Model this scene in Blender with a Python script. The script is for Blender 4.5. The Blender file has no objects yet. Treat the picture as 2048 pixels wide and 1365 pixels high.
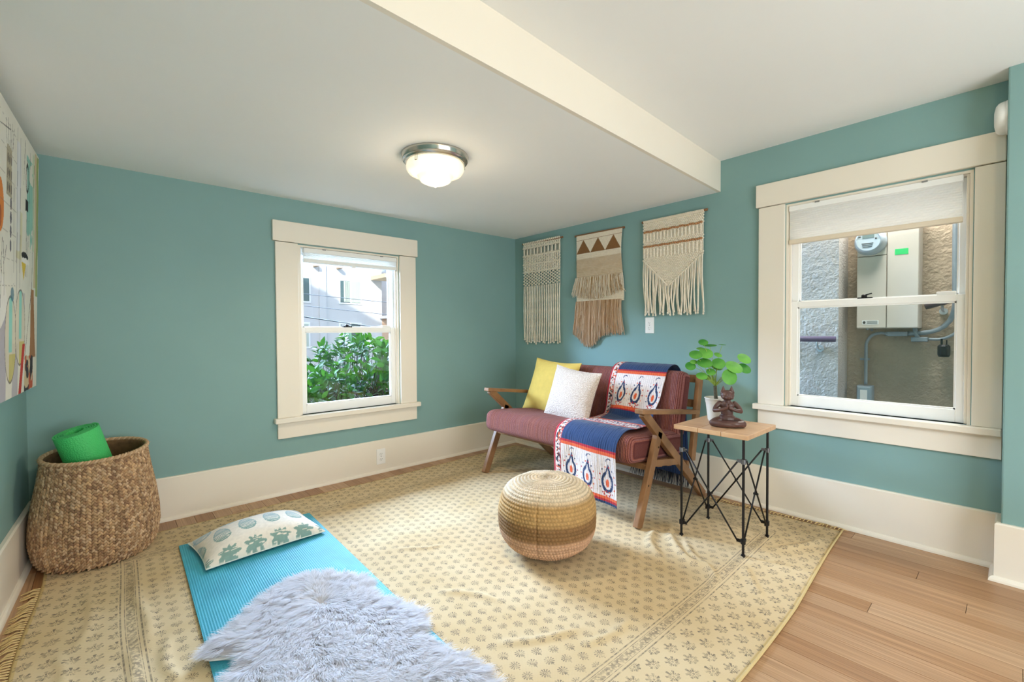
import bpy, bmesh, math, random
import numpy as np
from mathutils import Vector, Matrix
random.seed(7); rng = np.random.default_rng(7)
scene = bpy.context.scene
COL = scene.collection
R = math.radians

# ------------------------------------------------------------------ camera
cam_data = bpy.data.cameras.new('camera'); cam = bpy.data.objects.new('camera', cam_data); COL.objects.link(cam)
cam_data.sensor_width = 36.0; cam_data.lens = 36.0 * 904.7 / 2048.0; cam_data.clip_start = 0.02; cam_data.clip_end = 200
cam.matrix_world = (Matrix.Translation((0, 0, 1.1)) @ Matrix.Rotation(R(48.088 - 90), 4, 'Z')
                    @ Matrix.Rotation(R(90 - 1.177), 4, 'X') @ Matrix.Rotation(R(-0.3085), 4, 'Z'))
scene.camera = cam

# ------------------------------------------------------------------ world, sun, big lights, exposure
scene.view_settings.view_transform = 'Standard'; scene.view_settings.look = 'None'
scene.view_settings.gamma = 1.0; scene.view_settings.use_curve_mapping = False
scene.view_settings.exposure = 0.74
scene.cycles.use_denoising = True
scene.cycles.max_bounces = 10; scene.cycles.diffuse_bounces = 6
scene.cycles.sample_clamp_indirect = 6.0
world = bpy.data.worlds.new('world'); scene.world = world; world.use_nodes = True
wn = world.node_tree.nodes; wl = world.node_tree.links
sky = wn.new('ShaderNodeTexSky'); sky.sky_type = 'NISHITA'; sky.sun_disc = False
sky.sun_elevation = R(42); sky.sun_rotation = R(215); sky.altitude = 50
wl.new(sky.outputs[0], wn['Background'].inputs[0]); wn['Background'].inputs[1].default_value = 0.24

def light(name, kind, loc, energy, color, rot=None, look=None, **kw):
    d = bpy.data.lights.new(name, kind); o = bpy.data.objects.new(name, d); COL.objects.link(o)
    d.energy = energy; d.color = color; o.location = loc
    for k, v in kw.items(): setattr(d, k, v)
    if look is not None:
        o.rotation_euler = (Vector(look) - Vector(loc)).to_track_quat('-Z', 'Y').to_euler()
    elif rot is not None: o.rotation_euler = rot
    return o
sun = light('sun', 'SUN', (0, -5, 20), 2.6, (1.0, .95, .88), look=(5.0, 2.5, 15.7), angle=R(.6))
# daylight of the open sky above the street, through the back window
light('sky_light_street', 'AREA', (-.5, 10.0, 4.7), 17200, (.50, .69, 1.0), look=(-.5, 3.0, 1.6), shape='RECTANGLE', size=22.0, size_y=3.6)
# daylight falling down the alley, through the right window
light('sky_light_alley', 'AREA', (3.86, .55, 2.9), 80, (1.0, .98, .95), look=(3.80, .55, 1.0), shape='RECTANGLE', size=.5, size_y=1.6)
# fill light added behind the camera; the rear wall has no window
light('fill_light_rear', 'AREA', (1.2, -1.75, 1.0), 41, (.93, .965, 1.0), look=(1.3, 2, 1.2), shape='RECTANGLE', size=2.0, size_y=1.3)

# ------------------------------------------------------------------ node helpers
def lin(c):
    c = [v / 255. for v in c[:3]]
    return tuple(v / 12.92 if v <= .04045 else ((v + .055) / 1.055) ** 2.4 for v in c)

class X:
    """tiny expression wrapper around Math nodes"""
    nt = None
    def __init__(s, sock): s.s = sock
    @staticmethod
    def op(o, *a):
        n = X.nt.nodes.new('ShaderNodeMath'); n.operation = o
        for i, v in enumerate(a):
            if isinstance(v, X): X.nt.links.new(v.s, n.inputs[i])
            else: n.inputs[i].default_value = v
        return X(n.outputs[0])
    def __add__(s, o): return X.op('ADD', s, o)
    __radd__ = __add__
    def __sub__(s, o): return X.op('SUBTRACT', s, o)
    def __rsub__(s, o): return X.op('SUBTRACT', o, s)
    def __mul__(s, o): return X.op('MULTIPLY', s, o)
    __rmul__ = __mul__
    def __truediv__(s, o): return X.op('DIVIDE', s, o)
    def lt(s, o): return X.op('LESS_THAN', s, o)
    def gt(s, o): return X.op('GREATER_THAN', s, o)
    def f(s, name): return X.op(name, s)

def newmat(name):
    m = bpy.data.materials.new(name); m.use_nodes = True
    nt = m.node_tree; X.nt = nt
    return m, nt, nt.nodes['Principled BSDF']

def setcol(nt, b, v):
    if isinstance(v, tuple): b.inputs['Base Color'].default_value = (*v, 1)
    else: nt.links.new(v, b.inputs['Base Color'])

def noise(nt, scale, detail=3, coord='Object', vec=None, rough=.55, stretch=None):
    t = nt.nodes.new('ShaderNodeTexNoise'); t.inputs['Scale'].default_value = scale
    t.inputs['Detail'].default_value = detail; t.inputs['Roughness'].default_value = rough
    if vec is None:
        c = nt.nodes.new('ShaderNodeTexCoord'); vec = c.outputs[coord]
    if stretch:
        mp = nt.nodes.new('ShaderNodeMapping'); mp.inputs['Scale'].default_value = stretch
        nt.links.new(vec, mp.inputs['Vector']); vec = mp.outputs[0]
    nt.links.new(vec, t.inputs['Vector'])
    return t

def ramp(nt, sock, stops):
    r = nt.nodes.new('ShaderNodeValToRGB'); e = r.color_ramp.elements
    while len(e) < len(stops): e.new(.5)
    for i, (p, c) in enumerate(stops): e[i].position = p; e[i].color = (*c, 1)
    nt.links.new(sock, r.inputs[0]); return r.outputs[0]

def mixc(nt, fac, a, b, mode='MIX'):
    n = nt.nodes.new('ShaderNodeMix'); n.data_type = 'RGBA'; n.blend_type = mode
    for i, v in ((0, fac), (6, a), (7, b)):
        if isinstance(v, X): v = v.s
        if isinstance(v, (int, float)): n.inputs[i].default_value = v
        elif isinstance(v, tuple): n.inputs[i].default_value = (*v, 1)
        else: nt.links.new(v, n.inputs[i])
    return n.outputs[2]

def bump(nt, b, height, strength, dist=.01):
    n = nt.nodes.new('ShaderNodeBump'); n.inputs['Strength'].default_value = strength; n.inputs['Distance'].default_value = dist
    nt.links.new(height.s if isinstance(height, X) else height, n.inputs['Height']); nt.links.new(n.outputs[0], b.inputs['Normal'])

def mat(name, col, rough=.6, var=0, vscale=8, bmp=0, bscale=60, bdist=.004, metal=0, spec=.4, stretch=None, coat=0):
    m, nt, b = newmat(name); c = lin(col)
    b.inputs['Roughness'].default_value = rough; b.inputs['Metallic'].default_value = metal
    b.inputs['Specular IOR Level'].default_value = spec; b.inputs['Coat Weight'].default_value = coat
    if var:
        t = noise(nt, vscale, 4, stretch=stretch)
        setcol(nt, b, ramp(nt, t.outputs[0], [(.3, tuple(v * (1 - var) for v in c)), (.7, tuple(min(1, v * (1 + var)) for v in c))]))
    else: setcol(nt, b, c)
    if bmp:
        t2 = noise(nt, bscale, 3, stretch=stretch); bump(nt, b, t2.outputs[0], bmp, bdist)
    return m

def attr_mat(name, rough=.8, bmp=0, bscale=200, bdist=.002, sheen=0):
    """colours come from the mesh's own 'Col' attribute (the weave or print of the thing)"""
    m, nt, b = newmat(name)
    a = nt.nodes.new('ShaderNodeVertexColor'); a.layer_name = 'Col'
    nt.links.new(a.outputs[0], b.inputs['Base Color']); b.inputs['Roughness'].default_value = rough
    b.inputs['Specular IOR Level'].default_value = .25; b.inputs['Sheen Weight'].default_value = sheen
    if bmp:
        t = noise(nt, bscale, 2); bump(nt, b, t.outputs[0], bmp, bdist)
    return m

# ------------------------------------------------------------------ mesh helpers
class G:
    def __init__(s): s.v = []; s.f = []; s.c = []; s.n = 0
    def add(s, v, f, col=None):
        v = np.asarray(v, float).reshape(-1, 3); o = s.n
        s.v.append(v); s.f.extend([tuple(i + o for i in q) for q in f]); s.n += len(v)
        if col is not None:
            c = np.asarray(col, float)
            s.c.append(np.tile(c, (len(v), 1)) if c.ndim == 1 else c)
        return s
    def box(s, a, b, col=None):
        (x0, y0, z0), (x1, y1, z1) = a, b
        v = [(x, y, z) for z in (z0, z1) for y in (y0, y1) for x in (x0, x1)]
        return s.add(v, [(0, 2, 3, 1), (4, 5, 7, 6), (0, 1, 5, 4), (2, 6, 7, 3), (0, 4, 6, 2), (1, 3, 7, 5)], col)
    def bar(s, p, q, w, t, up=(0, 1, 0), col=None):
        """rectangular bar from p to q; w is measured along 'up', t across"""
        p = np.array(p, float); q = np.array(q, float); d = q - p; d /= np.linalg.norm(d)
        u = np.array(up, float); u -= d * (u @ d); u /= np.linalg.norm(u); n = np.cross(d, u)
        v = [e + u * w * a + n * t * b for e in (p, q) for a, b in ((-.5, -.5), (.5, -.5), (.5, .5), (-.5, .5))]
        return s.add(v, [(0, 1, 2, 3), (7, 6, 5, 4), (0, 4, 5, 1), (1, 5, 6, 2), (2, 6, 7, 3), (3, 7, 4, 0)], col)
    def tube(s, pts, rad, n=8, cap=True, col=None):
        v, f = tube(pts, rad, n, cap); return s.add(v, f, col)
    def lathe(s, prof, n=32, col=None, origin=(0, 0, 0)):
        v, f = lathe(prof, n); return s.add(v + np.array(origin), f, col)
    def ell(s, c, r, nu=8, nv=6, rot=None, col=None):
        v, f = ell(nu, nv); v = v * np.array(r)
        if rot is not None: v = v @ np.array(rot).T
        return s.add(v + np.array(c), f, col)
    def build(s, name, m, parent=None, smooth=False, bevel=0, bseg=2, autos=False):
        return mk(name, np.concatenate(s.v), s.f, m, parent, smooth, np.concatenate(s.c) if s.c else None, bevel, bseg, autos)

def mk(name, v, f, m, parent=None, smooth=False, col=None, bevel=0, bseg=2, autos=False):
    me = bpy.data.meshes.new(name)
    me.from_pydata(np.asarray(v).tolist(), [], f if isinstance(f, list) else np.asarray(f).tolist()); me.update()
    if smooth: me.polygons.foreach_set('use_smooth', [True] * len(me.polygons))
    if col is not None:
        a = me.color_attributes.new('Col', 'FLOAT_COLOR', 'POINT')
        c4 = np.ones((len(me.vertices), 4)); c4[:, :3] = col; a.data.foreach_set('color', c4.ravel())
    if m is not None: me.materials.append(m)
    o = bpy.data.objects.new(name, me); COL.objects.link(o)
    if parent is not None: o.parent = parent
    if bevel:
        md = o.modifiers.new('bevel', 'BEVEL'); md.width = bevel; md.segments = bseg; md.limit_method = 'ANGLE'; md.angle_limit = R(35)
    return o

def tube(pts, rad, n=8, cap=True):
    p = np.asarray(pts, float); k = len(p); rad = np.broadcast_to(np.asarray(rad, float), (k,))
    t = np.gradient(p, axis=0); t /= np.linalg.norm(t, axis=1)[:, None] + 1e-12
    u = np.cross(t[0], (0, 0, 1.) if abs(t[0][2]) < .9 else (1., 0, 0)); u /= np.linalg.norm(u)
    a = np.linspace(0, 2 * np.pi, n, endpoint=False); V = []
    for i in range(k):
        u = u - t[i] * (u @ t[i]); u /= np.linalg.norm(u) + 1e-12; w = np.cross(t[i], u)
        V.append(p[i] + rad[i] * (np.cos(a)[:, None] * u + np.sin(a)[:, None] * w))
    F = [(i * n + j, i * n + (j + 1) % n, (i + 1) * n + (j + 1) % n, (i + 1) * n + j) for i in range(k - 1) for j in range(n)]
    if cap: F += [tuple(range(n - 1, -1, -1)), tuple(range((k - 1) * n, k * n))]
    return np.concatenate(V), F

def lathe(prof, n=32):
    pr = np.asarray(prof, float); a = np.linspace(0, 2 * np.pi, n, endpoint=False)
    V = np.stack([pr[:, 0, None] * np.cos(a), pr[:, 0, None] * np.sin(a), np.repeat(pr[:, 1, None], n, 1)], -1).reshape(-1, 3)
    F = [(i * n + j, i * n + (j + 1) % n, (i + 1) * n + (j + 1) % n, (i + 1) * n + j) for i in range(len(pr) - 1) for j in range(n)]
    return V, F

_ec = {}
def ell(nu=8, nv=6):
    if (nu, nv) not in _ec:
        V = [(0, 0, -1)]
        for i in range(1, nv):
            th = -math.pi / 2 + math.pi * i / nv
            for j in range(nu): V.append((math.cos(th) * math.cos(2 * math.pi * j / nu), math.cos(th) * math.sin(2 * math.pi * j / nu), math.sin(th)))
        V.append((0, 0, 1)); F = [(0, 1 + (j + 1) % nu, 1 + j) for j in range(nu)]
        for i in range(nv - 2):
            for j in range(nu): F.append((1 + i * nu + j, 1 + i * nu + (j + 1) % nu, 1 + (i + 1) * nu + (j + 1) % nu, 1 + (i + 1) * nu + j))
        o = 1 + (nv - 2) * nu; F += [(o + j, o + (j + 1) % nu, o + nu) for j in range(nu)]
        _ec[(nu, nv)] = (np.array(V, float), F)
    return _ec[(nu, nv)]

def gridf(nu, nv, closed_u=False):
    """quads of a grid stored row by row: index = i*nu + j"""
    i, j = np.meshgrid(np.arange(nv - 1), np.arange(nu if closed_u else nu - 1), indexing='ij')
    j2 = (j + 1) % nu
    return np.stack([i * nu + j, i * nu + j2, (i + 1) * nu + j2, (i + 1) * nu + j], -1).reshape(-1, 4)

def spline(pts, n):
    """Catmull-Rom through pts, n samples"""
    p = np.asarray(pts, float); p = np.vstack([2 * p[0] - p[1], p, 2 * p[-1] - p[-2]])
    d = np.r_[0, np.cumsum(np.linalg.norm(np.diff(p[1:-1], axis=0), axis=1))]; s = np.linspace(0, d[-1], n); out = []
    for q in s:
        i = min(np.searchsorted(d, q, side='right') - 1, len(d) - 2); t = (q - d[i]) / (d[i + 1] - d[i] + 1e-12)
        a, b, c, e = p[i], p[i + 1], p[i + 2], p[i + 3]
        out.append(.5 * (2 * b + (c - a) * t + (2 * a - 5 * b + 4 * c - e) * t * t + (3 * b - a - 3 * c + e) * t ** 3))
    return np.array(out)

def vnoise(p, scale, seed=0):
    """smooth value noise for arrays of points (n,2) or (n,3), in [-1,1]"""
    p = np.asarray(p, float) * scale
    if p.shape[1] == 2: p = np.c_[p, np.zeros(len(p))]
    i = np.floor(p).astype(np.int64); f = p - i; f = f * f * (3 - 2 * f)
    def hsh(a, b, c):
        h = (a * 374761393 + b * 668265263 + c * 2147483647 + seed * 974711) & 0xffffffff
        h = ((h ^ (h >> 13)) * 1274126177) & 0xffffffff
        return ((h ^ (h >> 16)) & 0xffff) / 32767.5 - 1
    r = 0
    for a in (0, 1):
        for b in (0, 1):
            for c in (0, 1):
                w = (f[:, 0] if a else 1 - f[:, 0]) * (f[:, 1] if b else 1 - f[:, 1]) * (f[:, 2] if c else 1 - f[:, 2])
                r = r + w * hsh(i[:, 0] + a, i[:, 1] + b, i[:, 2] + c)
    return r

def empty(name, loc=(0, 0, 0), rz=0, parent=None):
    o = bpy.data.objects.new(name, None); COL.objects.link(o); o.location = loc; o.rotation_euler = (0, 0, rz)
    o.empty_display_size = .05
    if parent is not None: o.parent = parent
    return o
def tag(o, label, cat, group=None, kind=None):
    o['label'] = label; o['category'] = cat
    if group: o['group'] = group
    if kind: o['kind'] = kind
    return o
def struct(o, label=None):
    o['kind'] = 'structure'
    if label: o['label'] = label
    return o
def stuff(o): o['kind'] = 'stuff'; return o
def copy_tree(o, parent=None):
    c = o.copy(); COL.objects.link(c); c.parent = parent
    for ch in o.children: copy_tree(ch, c)
    return c

# ------------------------------------------------------------------ dimensions of the room
XB, YA, ZL, ZU, BB = 3.043, 3.336, 2.0185, 2.2206, .254
XJ, YJ = 2.894, .034          # the wall that juts out beside the right window
YR = -1.95                    # rear wall
def xl(y): return -.305 - .045 * (YA - y)     # left wall is a touch out of square
def beam_y(x): return 1.316 + (x - XB) * .045
# ================================================================== MATERIALS OF THE SHELL
m_teal = mat('teal_wall_paint', (129, 164, 162), .62, var=.04, vscale=1.5, bmp=.08, bscale=90, bdist=.002)
m_ceil = mat('ceiling_paint', (240, 240, 238), .7, var=.015, vscale=1.2, bmp=.06, bscale=40, bdist=.003)
m_trim = mat('cream_trim_paint', (234, 226, 212), .38, var=.01, vscale=3, bmp=.03, bscale=30, bdist=.002)
m_sash = mat('white_sash_paint', (243, 243, 241), .35)
m_vinyl = mat('white_plastic', (240, 240, 238), .4)
m_black = mat('black_iron', (28, 27, 28), .45, metal=.6)
m_out_side = mat('dark_shingle_siding', (58, 50, 44), .85)

def plank_mat():
    m, nt, b = newmat('honey_bamboo_plank')
    oi = nt.nodes.new('ShaderNodeObjectInfo'); tc = nt.nodes.new('ShaderNodeTexCoord')
    va = nt.nodes.new('ShaderNodeVectorMath'); va.operation = 'ADD'
    nt.links.new(tc.outputs['Object'], va.inputs[0]); nt.links.new(oi.outputs['Location'], va.inputs[1])
    g = noise(nt, 1, 4, vec=va.outputs[0], stretch=(190, 2.2, 1)); g2 = noise(nt, 1, 3, vec=va.outputs[0], stretch=(45, .8, 1))
    base = ramp(nt, oi.outputs['Random'], [(0, lin((160, 116, 78))), (.35, lin((180, 140, 104))), (.7, lin((194, 158, 124))), (1, lin((168, 124, 84)))])
    c = mixc(nt, .75, base, ramp(nt, g.outputs[0], [(.3, (.52, .46, .40)), (.62, (1.0, 1.0, 1.0))]), 'MULTIPLY')
    c = mixc(nt, .6, c, ramp(nt, g2.outputs[0], [(.35, (.72, .66, .6)), (.65, (1.08, 1.08, 1.06))]), 'MULTIPLY')
    setcol(nt, b, c); b.inputs['Roughness'].default_value = .34; b.inputs['Specular IOR Level'].default_value = .35
    bump(nt, b, g.outputs[0], .06, .001)
    return m
m_plank = plank_mat()

# ================================================================== FLOOR, CEILINGS
g = G(); g.box((-.75, YR - .2, -.12), (XB + .2, YA + .2, -.014))
floor = struct(g.build('floor', mat('subfloor', (96, 66, 40), .8)), 'honey coloured strip bamboo floor running towards the teal walls')
pw = .0905; x = -.62; pm = {}
while x < XB - .005:
    y = YR - random.uniform(0, .9)
    while y < YA - .02:
        L = random.choice((.92, 1.22, 1.52, 1.83)); y0 = max(y, YR); y1 = min(y + L, YA - .004)
        wd = min(pw, XB - .002 - x)
        if y1 - y0 > .03:
            key = (round(y1 - y0, 3), round(wd, 3))
            if key not in pm:
                gg = G(); gg.box((.0006, .0008, -.014), (key[1] - .0006, key[0] - .0008, 0)); o = gg.build('plank', m_plank, floor); pm[key] = o.data
            else:
                o = bpy.data.objects.new('plank', pm[key]); COL.objects.link(o); o.parent = floor
            o.location = (x, y0, 0)
        y += L
    x += pw

g = G(); T = .12
by0, by1 = beam_y(-.75), beam_y(XB + .15)
def prism(poly, z0, z1):
    n = len(poly); v = [(a, b, z0) for a, b in poly] + [(a, b, z1) for a, b in poly]
    return v, [tuple(range(n - 1, -1, -1)), tuple(range(n, 2 * n))] + [(i, (i + 1) % n, n + (i + 1) % n, n + i) for i in range(n)]
g.add(*prism([(-.75, by0 + .02), (XB + .15, by1 + .02), (XB + .15, YA + .15), (-.75, YA + .15)], ZL, ZL + .30))
struct(g.build('ceiling_low', m_ceil), 'lower off-white plaster ceiling over the sofa half of the room')
g = G(); g.add(*prism([(-.75, by0), (XB + .15, by1), (XB + .15, by1 + .02), (-.75, by0 + .02)], ZL, ZL + .30))
struct(g.build('ceiling_beam', m_trim), 'cream drop face where the ceiling steps down')
g = G(); g.box((-.75, YR - .15, ZU), (XB + .15, beam_y(XB) + .02, ZU + .1))
struct(g.build('ceiling_high', m_ceil), 'higher off-white ceiling in front of the beam')

# ================================================================== WALLS
W1 = dict(u0=1.000, u1=1.766, z0=.522, z1=1.712)
W2 = dict(u0=-.926, u1=-.140, z0=.645, z1=1.850)     # u = -y on the right wall
TH = .15
def wall_hole(g, u0, u1, z0, z1, w, tf):
    """a wall slab (u along, z up, depth 0..TH) with a window hole, through transform tf"""
    for a, b, c, d in ((u0, w['u0'], z0, z1), (w['u1'], u1, z0, z1), (w['u0'], w['u1'], z0, w['z0']), (w['u0'], w['u1'], w['z1'], z1)):
        v = [tf(u, dd, z) for z in (c, d) for dd in (0, TH) for u in (a, b)]
        g.add(v, [(0, 2, 3, 1), (4, 5, 7, 6), (0, 1, 5, 4), (2, 6, 7, 3), (0, 4, 6, 2), (1, 3, 7, 5)])
tA = lambda u, d, z: (u, YA + d, z)
tB = lambda u, d, z: (XB + d, -u, z)
g = G(); wall_hole(g, -.75, XB + TH, -.1, 2.35, W1, tA); struct(g.build('wall_back', m_teal), 'teal back wall around the street window')
g = G(); wall_hole(g, -YA, -(YJ - .01), -.1, 2.35, W2, tB); struct(g.build('wall_right', m_teal), 'teal wall behind the sofa with the alley window')
g = G(); g.add(*prism([(xl(YA + .1), YA + .1), (xl(YR - .1), YR - .1), (xl(YR - .1) - .15, YR - .1), (xl(YA + .1) - .15, YA + .1)], -.1, 2.35))
struct(g.build('wall_left', m_teal), 'teal left wall behind the canvas painting')
g = G(); g.box((XJ, YR, -.1), (XB + TH, YJ, 2.35)); struct(g.build('wall_corner', m_teal, bevel=.006), 'teal wall section jutting out beside the alley window')
g = G(); g.box((-.75, YR - .15, -.1), (XB + TH, YR, 2.35)); struct(g.build('wall_rear', m_teal))

# ------------------------------------------------------------------ baseboards with a quarter-round shoe
def baseboard(name, poly, label, shoe=True):
    """poly: list of floor points along the wall face, room on the left hand side of travel"""
    P = [Vector((*p, 0)) for p in poly]; g = G(); gs = G(); n = len(P)
    def off(i, d):
        ns = []
        for a, b in ((i - 1, i), (i, i + 1)):
            if 0 <= a and b < n:
                t = (P[b] - P[a]).normalized(); ns.append(Vector((-t.y, t.x, 0)))
        if len(ns) == 1: return P[i] + ns[0] * d
        s = ns[0] + ns[1]; return P[i] + s * (d / (s.dot(ns[0])))
    prof = [(0, 0), (.019, 0), (.019, BB - .006), (.013, BB), (0, BB)]
    sp = [(.019, 0)] + [(.019 + .017 * math.cos(a), .022 * math.sin(a)) for a in np.linspace(0, math.pi / 2, 5)]
    for gg, pr in ((g, prof), (gs, sp)):
        k = len(pr); v = [tuple(off(i, d).to_2d()) + (z,) for i in range(n) for d, z in pr]
        f = [(i * k + j, i * k + (j + 1) % k, (i + 1) * k + (j + 1) % k, (i + 1) * k + j) for i in range(n - 1) for j in range(k)]
        f += [tuple(range(k)), tuple(range((n - 1) * k + k - 1, (n - 1) * k - 1, -1))]
        gg.add(v, f)
    o = struct(g.build(name, m_trim), label)
    gs.build('shoe_moulding', m_trim, o, smooth=False)
    return o
baseboard('baseboard_back', [(XB, YA), (xl(YA), YA)], 'tall cream baseboard along the back wall')
baseboard('baseboard_right', [(XB, YJ), (XB, YA - .02)], 'tall cream baseboard along the wall behind the sofa')
baseboard('baseboard_left', [(xl(YA) , YA - .02), (xl(YR), YR)], 'tall cream baseboard along the left wall')
baseboard('baseboard_corner', [(XJ, YR), (XJ, YJ), (XB - .02, YJ)], 'cream baseboard stepping out around the jutting wall')

# ================================================================== WINDOWS
m_glass, nt, b = newmat('window_glass')
for n_ in list(nt.nodes): nt.nodes.remove(n_)
out = nt.nodes.new('ShaderNodeOutputMaterial'); mx = nt.nodes.new('ShaderNodeMixShader'); tr = nt.nodes.new('ShaderNodeBsdfTransparent'); gl = nt.nodes.new('ShaderNodeBsdfGlossy')
gl.inputs['Roughness'].default_value = .02; mx.inputs[0].default_value = .045; tr.inputs[0].default_value = (.97, .985, .98, 1)
nt.links.new(tr.outputs[0], mx.inputs[1]); nt.links.new(gl.outputs[0], mx.inputs[2]); nt.links.new(mx.outputs[0], out.inputs[0])

def window(name, W, loc, rz, label, su0=None, su1=None):
    """local axes: x along the wall, y outwards, z up. u-origin at the window's left edge of opening"""
    root = empty(name, loc, rz); struct(root, label)
    u0, u1, z0, z1 = 0, W['u1'] - W['u0'], W['z0'], W['z1']; cw = .147
    def part(nm, boxes, m=m_trim, bevel=.002):
        g = G()
        for a, b in boxes: g.box(a, b)
        return g.build(nm, m, root, bevel=bevel, bseg=1)
    rc = su1 if su1 is not None else u1 + cw
    part('casing', [((u0 - cw, -.021, z0), (u0 - .004, 0, z1 + .004))]); part('casing', [((u1 + .004, -.021, z0), (rc, 0, z1 + .004))])
    rh = su1 if su1 is not None else u1 + cw + .016
    part('head_casing', [((u0 - cw - .016, -.027, z1 + .008), (rh, 0, z1 + .146))], bevel=.003)
    rs = su1 if su1 is not None else u1 + cw + .022
    part('window_stool', [((u0 - cw - .022, -.052, z0 - .034), (rs, 0, z0)), ((u0, 0, z0 - .034), (u1, .07, z0))], bevel=.004)
    ra = su1 if su1 is not None else u1 + cw
    part('apron', [((u0 - cw, -.02, z0 - .142), (ra, 0, z0 - .034))])
    part('jamb', [((u0, 0, z0), (u0 + .012, TH, z1)), ((u1 - .012, 0, z0), (u1, TH, z1)), ((u0 + .012, 0, z1 - .012), (u1 - .012, TH, z1)), ((u0 + .012, .07, z0 - .02), (u1 - .012, TH + .03, z0 + .004))], bevel=0)
    a, c = u0 + .012, u1 - .012
    part('stop', [((a, .012, z0), (a + .012, .03, z1 - .012)), ((c - .012, .012, z0), (c, .03, z1 - .012))])
    zm = z0 + (z1 - z0) * .505
    def sash(nm, y0, y1, s0, s1, st, top, bot):
        o = part(nm, [((a + .002, y0, s0), (a + st, y1, s1)), ((c - st, y0, s0), (c - .002, y1, s1)), ((a + st, y0, s0), (c - st, y1, s0 + bot)), ((a + st, y0, s1 - top), (c - st, y1, s1))], m_sash)
        g = G(); g.box((a + st - .004, (y0 + y1) / 2 - .002, s0 + bot - .004), (c - st + .004, (y0 + y1) / 2 + .002, s1 - top + .004)); g.build('pane', m_glass, o)
        g = G()
        for p, q in (((a + st, s0 + bot), (a + st + .007, s1 - top)), ((c - st - .007, s0 + bot), (c - st, s1 - top))): g.box((p[0], y0 + .006, p[1]), (q[0], y1 - .006, q[1]))
        for p, q in (((a + st, s0 + bot), (c - st, s0 + bot + .007)), ((a + st, s1 - top - .007), (c - st, s1 - top))): g.box((p[0], y0 + .006, p[1]), (q[0], y1 - .006, q[1]))
        g.build('glazing_bead', m_vinyl, o)
        return o
    low = sash('lower_sash', .030, .062, z0 + .001, zm + .017, .042, .034, .062)
    up = sash('upper_sash', .066, .098, zm - .017, z1 - .013, .038, .034, .034)
    g = G(); uc = (u0 + u1) / 2 - .02
    g.box((uc - .032, .036, zm + .017), (uc + .032, .06, zm + .024)); g.lathe([(.0, .024), (.013, .024), (.013, .036), (.008, .04), (0, .04)], 12, origin=(uc - .004, .048, zm)); g.bar((uc, .046, zm + .036), (uc + .03, .046, zm + .044), .008, .006)
    g.build('sash_lock', m_black, low)
    g = G(); g.box((c - .115, .035, zm + .017), (c - .045, .06, zm + .034)); g.build('tilt_latch', m_vinyl, low, bevel=.002, bseg=1)
    g = G()
    for dy in (.058, .078, .100): g.box((c - .004, dy, zm), (c - .001, dy + .006, z1 - .013)); g.box((a + .001, dy, zm), (a + .004, dy + .006, z1 - .013))
    g.build('sash_track', m_vinyl, root)
    return root
window('window_1', W1, (W1['u0'], YA, 0), 0, 'cream framed sash window looking onto the white apartment block')
window('window_2', W2, (XB, -W2['u0'], 0), R(-90), 'cream framed sash window looking onto the stucco alley wall', su1=.926 - YJ - .003)

# ------------------------------------------------------------------ cellular shades
def shade_mat():
    m, nt, b = newmat('cellular_shade_fabric'); b.inputs['Base Color'].default_value = (*lin((250, 250, 248)), 1); b.inputs['Roughness'].default_value = .8
    b.inputs['Transmission Weight'].default_value = 0
    tl = nt.nodes.new('ShaderNodeBsdfTranslucent'); tl.inputs[0].default_value = (.9, .9, .88, 1); mx = nt.nodes.new('ShaderNodeMixShader'); mx.inputs[0].default_value = .5
    o = nt.nodes['Material Output']; nt.links.new(b.outputs[0], mx.inputs[1]); nt.links.new(tl.outputs[0], mx.inputs[2]); nt.links.new(mx.outputs[0], o.inputs[0]); return m
m_shade = shade_mat()
m_rail_beige = mat('shade_rail', (226, 212, 190), .45)
m_clip = mat('clip_metal', (150, 150, 150), .4, metal=.8)
def shade(loc, rz, w, ztop, zbot, npleat, rail_m, label, tab):
    root = empty('cellular_shade', loc, rz); tag(root, label, 'window shade', 'cellular shades in the window heads')
    g = G(); g.box((0, -.018, ztop - .032), (w, .018, ztop)); g.build('headrail', m_vinyl, root, bevel=.003)
    n = npleat * 2; zs = np.linspace(ztop - .032, zbot + .024, n + 1)
    v = []; 
    for i, z in enumerate(zs):
        d = .012 if i % 2 == 0 else .0085
        v += [(.003, -d, z), (w - .003, -d, z), (w - .003, d, z), (.003, d, z)]
    f = []
    for i in range(n): f += [(4 * i, 4 * i + 4, 4 * i + 5, 4 * i + 1), (4 * i + 2, 4 * i + 6, 4 * i + 7, 4 * i + 3), (4 * i + 1, 4 * i + 5, 4 * i + 6, 4 * i + 2), (4 * i + 3, 4 * i + 7, 4 * i + 4, 4 * i)]
    mk('pleated_fabric', v, f, m_shade, root)
    g = G(); g.box((0, -.017, zbot), (w, .017, zbot + .026)); br = g.build('bottom_rail', rail_m, root, bevel=.004)
    if tab:
        g = G(); g.box((w / 2 - .016, -.022, zbot - .012), (w / 2 + .016, -.008, zbot + .004)); g.build('pull_tab', m_vinyl, br, bevel=.002)
    for q in (.18, .8):
        g = G(); g.box((w * q, -.022, ztop - .006), (w * q + .022, .0, ztop + .002)); g.build('mounting_clip', m_clip, root)
    return root
shade((W1['u0'] + .04, YA + .012, 0), 0, W1['u1'] - W1['u0'] - .056, 1.697, 1.597, 6, m_vinyl, 'white cellular shade drawn fully up in the street window', True)
shade((XB + .010, .910, 0), R(-90), .735, 1.836, 1.612, 14, m_rail_beige, 'white pleated cellular shade lowered partway in the alley window', False)

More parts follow.
